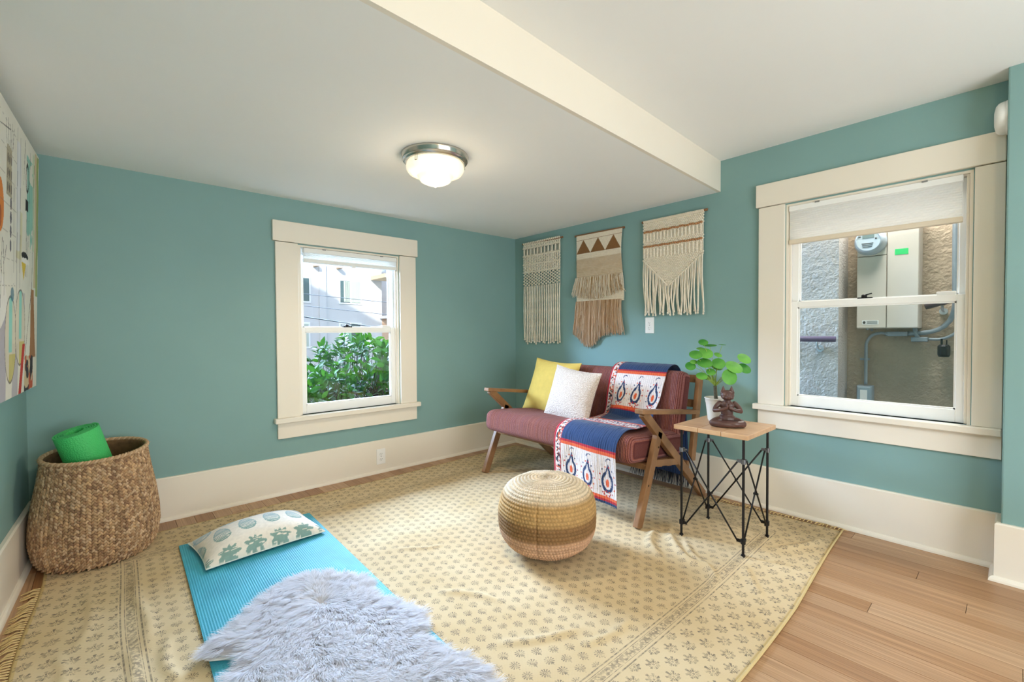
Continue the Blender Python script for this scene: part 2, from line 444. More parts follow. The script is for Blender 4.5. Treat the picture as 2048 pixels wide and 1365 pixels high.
# ================================================================== WALL PLATES, SMOKE ALARM
m_slot = mat('outlet_slot', (60, 58, 55), .6)
def outlet(loc, rz, label):
    root = empty('wall_outlet', loc, rz); tag(root, label, 'outlet', 'duplex wall outlets')
    g = G(); g.box((-.037, -.006, -.06), (.037, 0, .06)); g.build('cover_plate', m_vinyl, root, bevel=.003)
    for s in (-1, 1):
        g = G(); v, f = ell(14, 6); vv = v * np.array((.0165, .0045, .014)); vv[:, 1] = np.clip(vv[:, 1], -.003, 0); g.add(vv + np.array((0, -.006, s * .0205)), f)
        r = g.build('receptacle', m_vinyl, root, smooth=False)
        g = G()
        for dx, hgt in ((-.006, .0045), (.006, .0035)): g.box((dx - .001, -.0096, s * .0205 - hgt + .002), (dx + .001, -.0085, s * .0205 + hgt + .002))
        g.box((-.002, -.0096, s * .0205 - .0095), (.002, -.0085, s * .0205 - .0060)); g.build('slot', m_slot, r)
    g = G(); v, f = tube([(0, -.006, 0), (0, -.0072, 0)], .0025, 8); g.add(v, f); g.build('screw', m_slot, root)
    return root
outlet((1.588, YA - .019, .128), 0, 'white duplex outlet set in the cream baseboard under the street window')
outlet((XB, 1.838, 1.142), R(-90), 'white duplex outlet on the teal wall below the macrame with brown bands')

root = empty('smoke_alarm', (2.975, YJ, 2.033)); tag(root, 'round white alarm mounted on the jutting wall above the window', 'smoke alarm')
v, f = lathe([(0, .042), (.03, .042), (.055, .037), (.066, .028), (.07, .015), (.07, 0)], 40); v = v[:, [0, 2, 1]]; mk('housing', v, [q[::-1] for q in f], m_vinyl, root, smooth=True)
v, f = lathe([(.071, .006), (.073, .003), (.073, 0)], 40); mk('mounting_ring', v[:, [0, 2, 1]], [q[::-1] for q in f], m_vinyl, root, smooth=True)

# ================================================================== OUTSIDE: street side
m_bwhite = mat('white_stucco_facade', (206, 205, 204), .85, var=.02, vscale=.6)
m_peach = mat('peach_stucco', (214, 176, 148), .85)
m_bglass = mat('dark_window_glass', (72, 96, 100), .12, spec=.6)
m_bcurtain = mat('pale_curtain', (196, 204, 190), .7)
g = G(); g.box((-30, 3.6, -1.2), (40, 40, -1.0)); struct(g.build('ground_street', mat('street_asphalt', (62, 62, 62), .9, var=.1, vscale=3)))
bl = empty('apartment_building', (5.5, 14, -1)); tag(bl, 'white stucco apartment block across the street seen through the sash window', 'building')
def bpart(nm, a, b, m, par=bl):
    g = G(); g.box(np.array(a) - (5.5, 14, -1), np.array(b) - (5.5, 14, -1)); return g.build(nm, m, par)
bpart('facade', (-6, 14, -1), (6.80, 20, 5.6), m_bwhite)
bpart('roof_parapet', (-6.1, 13.9, 5.6), (6.9, 20, 5.85), m_bwhite)
bpart('corner_wing', (6.80, 14.0, -1), (12, 20, 1.55), m_peach); bpart('setback_wing', (6.80, 15.2, 1.55), (12, 20, 5.6), m_bwhite)
bpart('facade_pilaster', (4.78, 13.93, .6), (4.98, 14, 3.25), m_bwhite)
for x in (4.62, 5.32):
    bpart('downlight', (x, 13.7, 3.06), (x + .09, 14, 3.14), mat('fixture_tan', (176, 150, 120), .7))
def bwindow(x0, x1, z0, z1, curtain, blinds=False):
    fr = bpart('window', (x0 - .05, 13.97, z0 - .05), (x1 + .05, 14.0, z1 + .05), m_vinyl)
    fr2 = bpart('pane', (x0, 13.955, z0), ((x0 + x1) / 2 - .02, 13.97, z1), m_bglass, fr); fr3 = bpart('pane', ((x0 + x1) / 2 + .02, 13.955, z0), (x1, 13.97, z1), m_bcurtain if curtain else m_bglass, fr)
    if curtain:
        g = G(); n = 9
        for i in range(n):
            xx = (x0 + x1) / 2 + .03 + i * ((x1 - x0) / 2 - .05) / n; g.box((xx - 5.5, -.055, z0 + 1.01), (xx + .025 - 5.5, -.045, z1 + .99))
        for i in range(5):
            xx = x0 + .1 + i * ((x1 - x0) / 2 - .12) / 5; g.box((xx - 5.5, -.055, z0 + 1.01), (xx + .05 - 5.5, -.045, z1 + .99))
        g.build('blind_slats', m_bcurtain, fr)
    if blinds:
        g = G()
        for i in range(10):
            zz = z0 + .03 + i * (z1 - z0) / 10; g.box((x0 + .01 - 5.5, -.055, zz + 1), ((x0 + x1) / 2 - .03 - 5.5, -.047, zz + .035 + 1))
        g.build('blind_slats', m_vinyl, fr)
bwindow(5.42, 6.06, 2.04, 2.71, True); bwindow(5.42, 6.04, .62, 1.36, False, True)
bwindow(3.86, 4.49, 2.04, 2.71, False); bwindow(3.85, 4.46, .70, 1.37, True); bwindow(2.3, 2.93, 2.04, 2.71, False); bwindow(2.3, 2.9, .70, 1.37, True)
bpart('balcony_floor', (6.42, 13.0, 2.80), (8.2, 14.0, 2.92), mat('balcony_soffit', (226, 206, 170), .8))
bpart('balcony_floor', (6.72, 13.3, 1.55), (8.2, 14.0, 1.64), m_bwhite)
g = G()
for i in range(12): g.box((6.74 + i * .11 - 5.5, -.68, 2.64), (6.765 + i * .11 - 5.5, -.655, 3.12))
g.box((6.72 - 5.5, -.69, 3.12), (8.2 - 5.5, -.645, 3.16)); g.build('balcony_railing', m_vinyl, bl)
g = G()
for i in range(15): g.box((5.05 + i * .12 - 5.5, .3, 6.85), (5.07 + i * .12 - 5.5, .32, 7.25))
g.build('roof_railing', mat('rust_rail', (150, 110, 80), .8), bl)
# utility wires over the street
m_wire = mat('wire_rubber', (50, 52, 56), .6)
for z0, z1, yy, rr, lb in ((1.83, 1.745, 9.0, .006, 'thin utility wire crossing over the street, topmost of three'), (1.62, 1.50, 9.2, .006, 'thin utility wire crossing over the street, between two others'), (1.42, 1.21, 9.4, .012, 'thick utility cable crossing the street below the thin wires')):
    xs = np.linspace(-3, 14, 40); k = (xs - 2.9) / 1.55
    zz = z0 + (z1 - z0) * k + .004 * (k * k - k)
    g = G(); g.tube(np.c_[xs, np.full(40, yy), zz], rr, 6); tag(g.build('utility_wire', m_wire, smooth=True), lb, 'wire', 'utility wires over the street')

# ------------------------------------------------------------------ citrus hedge right outside
def leaf_mat(name, c1, c2, spec=.35):
    m, nt, b = newmat(name); oi = nt.nodes.new('ShaderNodeObjectInfo'); n = noise(nt, 14, 2)
    mixv = X(n.outputs[0]) * .7 + X(oi.outputs['Random']) * .5 - .1
    setcol(nt, b, ramp(nt, mixv.s, [(.25, lin(c1)), (.75, lin(c2))])); b.inputs['Roughness'].default_value = .5; b.inputs['Specular IOR Level'].default_value = spec
    tl = nt.nodes.new('ShaderNodeBsdfTranslucent'); tl.inputs[0].default_value = (*lin((60, 100, 24)), 1); mx = nt.nodes.new('ShaderNodeMixShader'); mx.inputs[0].default_value = .22
    o = nt.nodes['Material Output']; nt.links.new(b.outputs[0], mx.inputs[1]); nt.links.new(tl.outputs[0], mx.inputs[2]); nt.links.new(mx.outputs[0], o.inputs[0]); return m
m_leaf = leaf_mat('citrus_leaf', (18, 50, 12), (54, 96, 30), .06)
hd = empty('citrus_shrub', (1.8, 4.5, -1.0)); tag(hd, 'leafy green citrus shrub growing right outside the street window', 'shrub')
def leaf_mesh():
    t = np.linspace(0, 1, 6); w = np.array([.05, .34, .46, .38, .20, .0]); v = []
    for i in range(6):
        dz = -.16 * (t[i]) ** 2
        for s in (-1, 0, 1): v.append((s * w[i] * .5, t[i], dz + abs(s) * w[i] * .16))
    f = []
    for i in range(5):
        f += [(3 * i, 3 * i + 1, 3 * i + 4, 3 * i + 3), (3 * i + 1, 3 * i + 2, 3 * i + 5, 3 * i + 4)]
    return np.array(v), f
lv, lf = leaf_mesh()
topx = [.3, 1.2, 1.37, 1.52, 1.62, 1.75, 1.9, 2.02, 2.12, 2.25, 3.2]; topz = [.72, .72, .80, .74, .86, 1.03, .97, 1.04, .90, .82, .85]
leaves = []; twigs = []
for i in range(880):
    x = rng.uniform(.75, 3.0); dep = rng.random() ** 1.6; y = 3.72 + dep * 1.25
    top = np.interp(x, topx, topz) + .10 * (dep - .35) * 1.0 - .04
    z = top - (rng.random() ** 1.5) * 1.15
    if z < -.15: continue
    up = np.array((rng.normal(0, .5), rng.normal(-.25, .5), rng.uniform(.3, 1))); up /= np.linalg.norm(up)
    Lt = rng.uniform(.07, .15); twigs.append(((x, y, z), up, Lt))
    for k in range(rng.integers(5, 9)):
        a = k * 2.4 + rng.uniform(0, 1); base = np.array((x, y, z)) + up * Lt * (k / 7)
        sd = np.cross(up, (math.cos(a), math.sin(a), .3)); sd /= np.linalg.norm(sd)
        d = up * rng.uniform(.15, .8) + sd; d /= np.linalg.norm(d); s = rng.uniform(.065, .115)
        nrm = up - d * (up @ d) + rng.normal(0, .25, 3); xx = np.cross(d, nrm); xx /= np.linalg.norm(xx); nn = np.cross(xx, d)
        if base[1] - max(0, 0) < 3.62: base[1] = 3.62
        leaves.append((base, np.stack([xx, d, nn], 1), s))
# the leaves that show largest are parts of their own
def vis_key(q):
    b = q[0]; return b[1] - .9 * (b[2] > .35) - .5 * (1.2 < b[0] < 2.3) - 4 * q[2]
leaves.sort(key=vis_key); g = G(); lme = None
for i, (b, M3, s) in enumerate(leaves):
    if i < 300:
        if lme is None:
            o = mk('leaf', lv, lf, m_leaf, hd, smooth=True); lme = o.data
        else: o = bpy.data.objects.new('leaf', lme); COL.objects.link(o); o.parent = hd
        Mx = Matrix(M3.tolist()).to_4x4() @ Matrix.Scale(s, 4); Mx.translation = Vector(b) - Vector((1.8, 4.5, -1.0)); o.matrix_local = Mx
    else: g.add((lv * s) @ M3.T + b - np.array((1.8, 4.5, -1.0)), lf)
stuff(g.build('foliage', m_leaf, hd, smooth=True))
g = G()
for p, u, L in twigs:
    q = np.array(p); r0 = np.array((1.8 + (q[0] - 1.8) * .55, 4.45, -1.0)); mid = (q + r0) / 2 + (0, .1, .15)
    g.tube(spline([q + u * L - (1.8, 4.5, -1), q - (1.8, 4.5, -1), mid - (1.8, 4.5, -1)], 6), [.002, .003, .004, .005, .006, .007], 4, cap=False)
for sx in (-.7, -.25, .2, .65): g.tube([(sx, 0, 0), (sx * 1.05, .02, .6), (sx * 1.2, .0, 1.3)], [.03, .022, .012], 7)
stuff(g.build('branches', mat('citrus_bark', (44, 40, 28), .9, var=.2, vscale=30), hd, smooth=True))

# ================================================================== OUTSIDE: alley side
def stucco(name, c, sc, st):
    m, nt, b = newmat(name); t = noise(nt, sc, 5, rough=.65); v = nt.nodes.new('ShaderNodeTexVoronoi'); v.inputs['Scale'].default_value = sc * .9
    tc = nt.nodes.new('ShaderNodeTexCoord'); dn = noise(nt, sc * .5, 3)
    va = nt.nodes.new('ShaderNodeVectorMath'); va.operation = 'ADD'; nt.links.new(tc.outputs['Object'], va.inputs[0])
    sc2 = nt.nodes.new('ShaderNodeVectorMath'); sc2.operation = 'SCALE'; sc2.inputs['Scale'].default_value = .04; nt.links.new(dn.outputs['Color'], sc2.inputs[0]); nt.links.new(sc2.outputs[0], va.inputs[1]); nt.links.new(va.outputs[0], v.inputs['Vector'])
    hgt = X(t.outputs[0]) + X(v.outputs['Distance']) * .7
    n2 = noise(nt, 3.5, 4); c0 = lin(c)
    setcol(nt, b, ramp(nt, n2.outputs[0], [(.3, tuple(q * .86 for q in c0)), (.7, tuple(min(1, q * 1.1) for q in c0))])); b.inputs['Roughness'].default_value = 1.0; b.inputs['Specular IOR Level'].default_value = .05
    bump(nt, b, hgt, st, .010); return m
m_st1 = stucco('light_rough_stucco', (180, 174, 166), 60, .55); m_st2 = stucco('tan_rough_stucco', (176, 158, 136), 52, .5)
g = G(); g.box((XB + TH, -12, -1.2), (14, 3.59, -1.0)); struct(g.build('ground_alley', mat('alley_concrete', (150, 146, 138), .9)))
def rough_slab(g, x, y0, y1, z0, z1, amp, seed, depth):
    ny, nz = int((y1 - y0) / .012), int((z1 - z0) / .012)
    yy, zz = np.meshgrid(np.linspace(y0, y1, ny), np.linspace(z0, z1, nz)); p = np.c_[yy.ravel(), zz.ravel()]
    hh = vnoise(p, 38, seed) * .6 + vnoise(p, 75, seed + 1) * .4 + vnoise(p, 9, seed + 2) * .6
    v = np.c_[x - amp * hh, p]; F = [tuple(q) for q in gridf(ny, nz)[:, ::-1].tolist()]
    o = len(v); back = v.copy(); back = np.array([(x + depth, a, b) for a in (y0, y1) for b in (z0, z1)])
    g.add(v, F); g.box((x + amp * 1.7, y0, z0), (x + depth, y1, z1))
g = G(); rough_slab(g, 4.2, .915, 2.0, .2, 2.2, .0022, 3, .285); g.box((4.2, 2.0, -1.0), (4.485, 6, 5)); g.box((4.2, .915, 2.2), (4.485, 2.0, 5)); g.box((4.2, .915, -1.0), (4.485, 2.0, .2))
w_p = g.build('stucco_pier', m_st1, smooth=False); tag(w_p, 'light grey rough stucco pier of the neighbouring house beside the meter niche', 'pier')
g = G(); rough_slab(g, 4.5, -.5, 1.4, .2, 2.2, .0028, 9, .3); g.box((4.5, -6, -1.0), (4.8, -.5, 5)); g.box((4.5, -.5, 2.2), (4.8, 1.4, 5)); g.box((4.5, -.5, -1.0), (4.8, 1.4, .2))
w_n = g.build('stucco_wall', m_st2); tag(w_n, 'tan rough stucco wall of the neighbouring house behind the electric meter', 'wall')

m_box = mat('meter_box_paint', (216, 206, 192), .55, var=.03, vscale=6); m_galv = mat('galvanised_grey', (148, 158, 166), .45, metal=.3, var=.06, vscale=20)
mb = empty('meter_cabinet', (4.5, .645, 1.11)); tag(mb, 'beige two-door electric meter cabinet with round glass meter on the alley wall', 'meter box')
def mp(nm, a, b, m, par=mb, bevel=.004):
    g = G(); o = np.array((4.5, .645, 1.11)); g.box(np.array(a) - o, np.array(b) - o); return g.build(nm, m, par, bevel=bevel)
mp('body', (4.345, .466, 1.11), (4.5, .826, 2.06), m_box)
mp('meter_door', (4.320, .648, 1.114), (4.345, .824, 1.655), m_box); mp('meter_panel', (4.320, .648, 1.66), (4.345, .824, 2.05), m_box); mp('breaker_door', (4.320, .468, 1.114), (4.345, .643, 2.05), m_box)
m_mface = mat('meter_face', (205, 216, 220), .35); m_mlcd = mat('meter_display', (120, 140, 136), .3); m_mglass = mat('meter_glass_rim', (178, 190, 198), .12, spec=.7)
root = empty('electric_meter', (-.18, .097, .652), parent=mb)
v, f = lathe([(.098, 0), (.1, .012), (.092, .022), (.09, .06), (.082, .085), (.072, .09)], 40); mk('meter_ring', v[:, [2, 0, 1]] * (-1, 1, 1), f, m_mglass, root, smooth=True)
v, f = lathe([(.073, .086), (.0, .086)], 40); mk('meter_dial', v[:, [2, 0, 1]] * (-1, 1, 1), f, m_mface, root)
g = G(); g.box((-.089, -.035, .022), (-.086, .035, .045)); g.build('display', m_mlcd, root)
g = G(); g.box((-.089, -.05, .008), (-.086, -.04, .018)); g.box((-.089, .045, .03), (-.086, .058, .038))
for k in range(3): g.box((-.089, -.03 + .004 * k, -.02 - k * .013), (-.086, .04 - .004 * k, -.016 - k * .013))
g.build('dial_marking', m_slot, root)
mp('green_sticker', (4.3185, .525, 1.648), (4.320, .600, 1.690), mat('green_label', (60, 214, 120), .6), bevel=0)
lb = mp('warning_label', (4.3185, .690, 1.140), (4.320, .790, 1.172), m_vinyl, bevel=0)
g = G(); g.ell((-.1822, .132, .046), (.0008, .009, .011), 8, 6)
for k in range(3): g.box((-.1824, .052, .037 + k * .008), (-.1815, .115, .040 + k * .008))
g.build('label_print', m_slot, lb)
g = G(); g.tube([(-.03, .11, 0), (-.03, .11, -.02)], .009, 10); g.tube([(-.12, .12, .008), (-.12, .12, -.012)], .01, 10); g.build('conduit_nipple', m_galv, mb)
g = G(); o = np.array((4.5, .645, 1.11))
cd = empty('conduit_run', (4.5, .6, 1.05)); tag(cd, 'grey electrical conduit with junction fittings below the meter cabinet', 'conduit')
def cpart(nm, fn, m=m_galv, smooth=True, bevel=0):
    g = G(); fn(g); o = g.build(nm, m, cd, smooth=smooth, bevel=bevel); o.location = (-4.5, -.6, -1.05); return o
cpart('drop_pipe', lambda g: g.tube(spline([(4.45, .655, 1.07), (4.45, .70, 1.075), (4.45, .752, 1.055), (4.45, .782, 1.0), (4.45, .786, .93), (4.45, .786, .67)], 26), .011, 10))
cpart('conduit_body', lambda g: (g.box((4.43, .54, 1.05), (4.475, .655, 1.085)), g.ell((4.452, .655, 1.067), (.022, .02, .0175), 10, 6)), bevel=.006, smooth=False)
cpart('conduit_body', lambda g: g.box((4.42, .425, 1.01), (4.475, .518, 1.045)), bevel=.006, smooth=False)
cpart('riser_pipe', lambda g: g.tube(spline([(4.46, .54, 1.07), (4.45, .46, 1.075), (4.45, .38, 1.095), (4.45, .315, 1.16), (4.45, .288, 1.27), (4.45, .29, 1.45), (4.45, .295, 2.3)], 34), .016, 12))
cpart('branch_pipe', lambda g: g.tube(spline([(4.45, .43, 1.03), (4.45, .36, 1.03), (4.45, .30, 1.06), (4.45, .262, 1.11), (4.45, .25, 1.2)], 20), .010, 10))
cpart('conduit_elbow', lambda g: g.tube(spline([(4.46, .50, 1.12), (4.45, .495, 1.08), (4.45, .48, 1.03)], 8), .014, 10))
cpart('pipe_strap', lambda g: (g.tube([(4.44, .786, .86), (4.44, .786, .875)], .016, 10), g.box((4.478, .77, .858), (4.49, .83, .876))), smooth=False)
ob = empty('outdoor_outlet_box', (4.47, .79, .60)); tag(ob, 'grey weatherproof outlet box with clear cover at the foot of the conduit', 'outlet box')
g = G(); g.box((-.05, -.05, -.075), (.03, .05, .062)); g.build('box_body', m_galv, ob, bevel=.006)
g = G(); g.box((-.072, -.045, -.07), (-.05, .045, .055)); g.build('bubble_cover', mat('smoky_plastic', (150, 165, 175), .15, spec=.6), ob, bevel=.008)
g = G(); g.box((-.0735, -.022, -.045), (-.072, .022, .03)); g.build('receptacle', m_vinyl, ob)
m_purple = mat('purple_handrail', (96, 84, 116), .5, var=.12, vscale=18); m_bracket = mat('zinc_bracket', (196, 200, 204), .3, metal=.7)
hr = empty('handrail', (4.1, 1.1, 1.03)); tag(hr, 'purple painted handrail on zinc bracket along the light stucco pier', 'handrail')
g = G(); g.tube([(0, -.19, 0), (0, .9, 0)], .022, 14); g.build('rail_bar', m_purple, hr, smooth=True)
g = G(); g.tube(spline([(0, -.07, -.018), (.005, -.07, -.05), (.05, -.07, -.075), (.1, -.07, -.075)], 10), .008, 8); v, f = lathe([(0, 0), (.026, 0), (.026, .008), (0, .008)], 16); g.add(v[:, [2, 0, 1]] + (.088, -.07, -.075), f); g.build('wall_bracket', m_bracket, hr, smooth=False)
hr = empty('handrail', (4.4, .4, 1.27)); tag(hr, 'short dark handrail end on zinc bracket right of the meter cabinet', 'handrail')
g = G(); g.tube([(0, .040, -.008), (0, -.16, .055)], .02, 12); g.build('rail_bar', mat('dark_brown_rail', (84, 70, 74), .5), hr, smooth=True)
g = G(); g.tube(spline([(0, -.05, .0), (.02, -.05, -.03), (.09, -.05, -.04)], 8), .008, 8); v, f = lathe([(0, 0), (.024, 0), (.024, .008), (0, .008)], 16); g.add(v[:, [2, 0, 1]] + (.085, -.05, -.04), f); g.build('wall_bracket', m_bracket, hr, smooth=False)
fl = empty('flood_lamp', (4.42, .34, .95)); tag(fl, 'black outdoor lamp hanging from the conduit on the tan stucco wall', 'lamp')
g = G(); g.lathe([(0, -.045), (.028, -.045), (.034, -.03), (.034, .03), (.024, .042), (0, .042)], 20); g.build('lamp_head', m_black, fl, smooth=False)
g = G(); g.tube([(0, .012, .04), (0, .012, .085)], .006, 8); g.tube([(0, -.014, .04), (0, -.014, .075)], .004, 8); g.build('lamp_stem', m_black, fl)

# the house itself above and around the room keeps the sun off the alley and the lower facade
g = G(); xe = XB + TH + .35
g.add(*(lambda pr, y0, y1: ([(a, y, b) for y in (y0, y1) for a, b in pr], [tuple(range(5)), tuple(range(9, 4, -1))] + [(i, 5 + i, 5 + (i + 1) % 5, (i + 1) % 5) for i in range(5)]))([(-10.4, 2.6), (xe, 2.6), (xe, 5.45), (-3.6, 9.05), (-10.4, 5.45)], YR - 4, YA + TH + .4))
struct(g.build('upper_storey', m_out_side), 'upper storey and gable roof of the house above the room')
# ================================================================== CEILING LAMP
m_chrome = mat('brushed_nickel', (200, 196, 188), .22, metal=1.0)
m_lglass, nt, b = newmat('alabaster_glass')
n1 = noise(nt, 9, 4); lw = nt.nodes.new('ShaderNodeLayerWeight'); lw.inputs[0].default_value = .35
b.inputs['Base Color'].default_value = (*lin((250, 240, 214)), 1); b.inputs['Roughness'].default_value = .25
nt.links.new(ramp(nt, n1.outputs[0], [(.35, (1.0, .84, .58)), (.65, (1.0, .95, .82))]), b.inputs['Emission Color']); nt.links.new((X(lw.outputs['Facing']) * -.34 + .56).s, b.inputs['Emission Strength'])
LX, LY = 1.295, 2.035
lamp = empty('ceiling_lamp', (LX, LY, ZL)); tag(lamp, 'flush ceiling lamp with stepped nickel ring and lit alabaster glass bowl', 'ceiling lamp')
g = G(); g.lathe([(0, 0), (.172, 0), (.174, -.006), (.170, -.012), (.170, -.026), (.165, -.032), (.160, -.032), (.158, -.040), (.150, -.044), (.147, -.036), (0, -.036)], 56); g.build('base_ring', m_chrome, lamp, smooth=True).data.polygons.foreach_set('use_smooth', [True] * 560)
g = G(); g.lathe([(.140, -.036), (.147, -.046), (.150, -.062), (.147, -.078), (.136, -.092), (.112, -.099), (.096, -.101), (.088, -.106), (.086, -.118), (.076, -.133), (.05, -.145), (.02, -.148), (0, -.149)], 56)
sh = g.build('glass_bowl', m_lglass, lamp, smooth=True)
g = G(); g.lathe([(0, -.165), (.005, -.162), (.008, -.155), (.005, -.148), (0, -.147)], 14); g.build('finial', m_lglass, lamp, smooth=True)
for a in (200, 320, 80):
    a = R(a); cx, cy = .150 * math.cos(a), .150 * math.sin(a); tn = np.array((-math.sin(a), math.cos(a), 0)); rd = np.array((math.cos(a), math.sin(a), 0)); g = G()
    for s in (-1, 1): g.tube([np.array((cx, cy, -.036)) + tn * .006 * s, np.array((cx, cy, -.068)) + tn * .006 * s + rd * .003], .0017, 6)
    g.tube([np.array((cx, cy, -.068)) + tn * -.007 + rd * .003, np.array((cx, cy, -.068)) + tn * .007 + rd * .003], .0017, 6); g.build('glass_clip', m_chrome, lamp)
light('ceiling_lamp_bulb', 'SPOT', (LX, LY, ZL - .17), 24, (1.0, .85, .64), rot=(0, 0, 0), shadow_soft_size=.09, spot_size=R(168), spot_blend=.6)
light('ceiling_lamp_glow', 'POINT', (LX, LY, ZL - .24), 1.6, (1.0, .82, .58), shadow_soft_size=.09)
# the twin lamp on the high ceiling, behind the camera
lamp2 = copy_tree(lamp); lamp2.location = (.35, -.75, ZU); lamp2['label'] = 'flush ceiling lamp with nickel ring and alabaster bowl on the high ceiling'
light('ceiling_lamp_bulb_rear', 'POINT', (.35, -.75, ZU - .23), 13, (1.0, .72, .36), shadow_soft_size=.09)

# ================================================================== CANVAS PAINTING
NT, NZ = 300, 300; CW_, CH_ = 1.22, 1.13
tt, zz = np.meshgrid(np.linspace(0, CW_, NT), np.linspace(0, CH_, NZ)); t = tt.ravel(); z = zz.ravel() + .845; P2 = np.c_[t, z]
col = np.tile(lin((226, 222, 210)), (len(t), 1)); n1 = vnoise(P2, 6, 1) * .5 + vnoise(P2, 17, 2) * .3 + vnoise(P2, 45, 3) * .2; n2 = vnoise(P2, 9, 5)
col *= (1 + .10 * n1)[:, None]
def paint(mask, c, a=1.0):
    mk_ = (np.asarray(mask, float) * a)[:, None]; global col; col = col * (1 - mk_) + np.array(lin(c)) * (1 + .12 * n1)[:, None] * mk_
def oval(ct, cz, rt, rz, wob=.12): return ((t - ct) / rt) ** 2 + ((z - cz) / rz) ** 2 + wob * n2
def ring(o, w): return np.abs(np.sqrt(np.maximum(o, 0)) - 1) < w
def line(t0, z0, t1, z1, w):
    d = np.array((t1 - t0, z1 - z0)); L2 = d @ d; k = np.clip(((t - t0) * d[0] + (z - z0) * d[1]) / L2, 0, 1)
    return np.hypot(t - t0 - k * d[0], z - z0 - k * d[1]) < w * (1 + .5 * n2)
def quad(t0, t1, z0, z1): return (t > t0 + .012 * n2) & (t < t1 + .012 * n2) & (z > z0 + .012 * n1) & (z < z1 + .012 * n1)
paint(quad(.66, 1.3, .8, 1.2), (158, 152, 172), .75); paint(oval(.86, 1.22, .2, .12) < 1, (232, 228, 222)); paint(quad(.44, .56, .8, 1.06), (164, 158, 172), .7)
paint(quad(.30, .44, 1.0, 1.28), (170, 164, 176), .5); paint(quad(.0, .05, 1.28, 1.97), (150, 168, 96), .9); paint(quad(.05, .10, 1.32, 1.97), (206, 184, 140), .8)
paint(quad(.15, .29, 1.48, 1.90) & (n1 > -.25), (120, 190, 176), .8); paint(quad(.11, .15, 1.5, 1.95), (188, 208, 170), .6)
paint(quad(.38, .5, 1.42, 1.62) & (n2 > -.1), (214, 206, 160), .7); paint(quad(.42, .5, 1.45, 1.9), (226, 226, 232), .7)
paint(quad(.585, .675, 1.64, 1.83), (176, 164, 140)); 
for k in range(9): paint(oval(.60 + .03 * (k % 3), 1.67 + .055 * (k // 3), .008, .02) < 1, (70, 62, 66), .9)
for k in range(5): paint(line(.58 + .025 * k, 1.83, .56 + .035 * k, 1.92 + .01 * (k % 2), .0022), (60, 56, 56), .9)
paint(oval(.775, 1.575, .055, .10, .5) < 1, (214, 128, 58)); paint(oval(.775, 1.535, .02, .04) < 1, (150, 74, 44), .8)
for k in range(4): paint(oval(.602, 1.615 - .055 * k, .014, .024) < 1, (86, 82, 94), .95)
for a in ((.27, 1.36, .275, 1.88), (.30, 1.36, .285, 1.66), (.24, 1.5, .22, 1.93), (.42, 1.3, .43, 1.93), (.48, 1.2, .49, 1.95), (.54, 1.3, .55, 1.7), (.36, 1.75, .33, 1.95), (.15, 1.3, .12, 1.9), (.7, 1.25, .72, 1.45), (.76, 1.2, .74, 1.46), (.70, 1.38, .67, 1.44), (.74, 1.33, .79, 1.40), (.62, 1.9, .85, 1.86), (.85, 1.3, .9, 1.9), (1.0, 1.2, 1.02, 1.9)): paint(line(*a, .0026), (50, 48, 50), .85)
for k in range(7): paint(line(.5, 1.9 - .1 * k, .9, 1.93 - .11 * k, .0012), (120, 112, 104), .5)
paint(ring(oval(.28, 1.80, .03, .06), .14), (52, 50, 50)); paint(quad(.255, .315, 1.645, 1.70), (36, 34, 36)); paint(oval(.32, 1.445, .075, .018) < 1, (40, 38, 42)); paint(oval(.30, 1.425, .09, .014) < 1, (236, 232, 226))
paint((z < 1.415) & (z > 1.335) & (np.abs(t - .34) < (z - 1.335) * .6), (214, 184, 70))
for ct, cz, rt, rz in ((.585, 1.08, .10, .17), (.40, 1.13, .10, .16)):
    o = oval(ct, cz, rt, rz, .05); paint(o < 1, (216, 206, 184), .8); paint((o < 1) & (np.abs(t - ct) < rt * .28) & (z > cz - .05), (140, 210, 200), .9); paint((o < 1) & (z < cz - .06) & (t < ct + .02), (196, 182, 96), .8); paint(ring(o, .028), (90, 84, 84), .8)
paint(oval(.56, 1.26, .03, .03) < 1, (70, 120, 140), .8)
paint((np.abs(t - .12 - .02 * n2) < .035 + (1.32 - z) * .12) & (z < 1.31) & (z > .99), (166, 120, 84)); pat = quad(.10, .30, .845, 1.0); paint(pat, (206, 184, 150)); paint(pat & (vnoise(P2, 26, 8) > .1), (58, 54, 62)); paint(pat & (vnoise(P2, 22, 11) > .45), (190, 92, 66))
paint((np.abs(t - .36 - (z - .95) * -.35) < .028) & (z < 1.06), (190, 60, 50)); paint(line(.16, 1.30, .30, .99, .004), (70, 50, 44))
A0 = np.array((-.262, 3.25, .845)); al = np.array((-.045, -1, 0)) / math.hypot(.045, 1); upv = np.array((.030, 0, 1.13)); upv = upv / np.linalg.norm(upv); nrm = np.cross(upv, al); nrm = nrm if nrm[0] > 0 else -nrm
V = A0 + tt.ravel()[:, None] * al + zz.ravel()[:, None] * upv
cv = empty('canvas_painting', tuple(A0)); tag(cv, 'large unframed canvas with abstract collage painting on the left teal wall', 'painting')
mk('painted_face', V - A0, gridf(NT, NZ)[:, ::-1], attr_mat('canvas_paint', .75, .15, 350, .001), cv, col=col)
sd = G(); D = .034
cs = [np.zeros(3), al * CW_, al * CW_ + upv * CH_, upv * CH_]; bk = [c - nrm * D for c in cs]; fr = [c - nrm * .0004 for c in cs]
sd.add(fr + bk, [(0, 1, 5, 4), (1, 2, 6, 5), (2, 3, 7, 6), (3, 0, 4, 7), (4, 5, 6, 7)]); sd.build('stretcher_wrap', mat('canvas_edge', (196, 196, 160), .8, var=.25, vscale=14), cv)

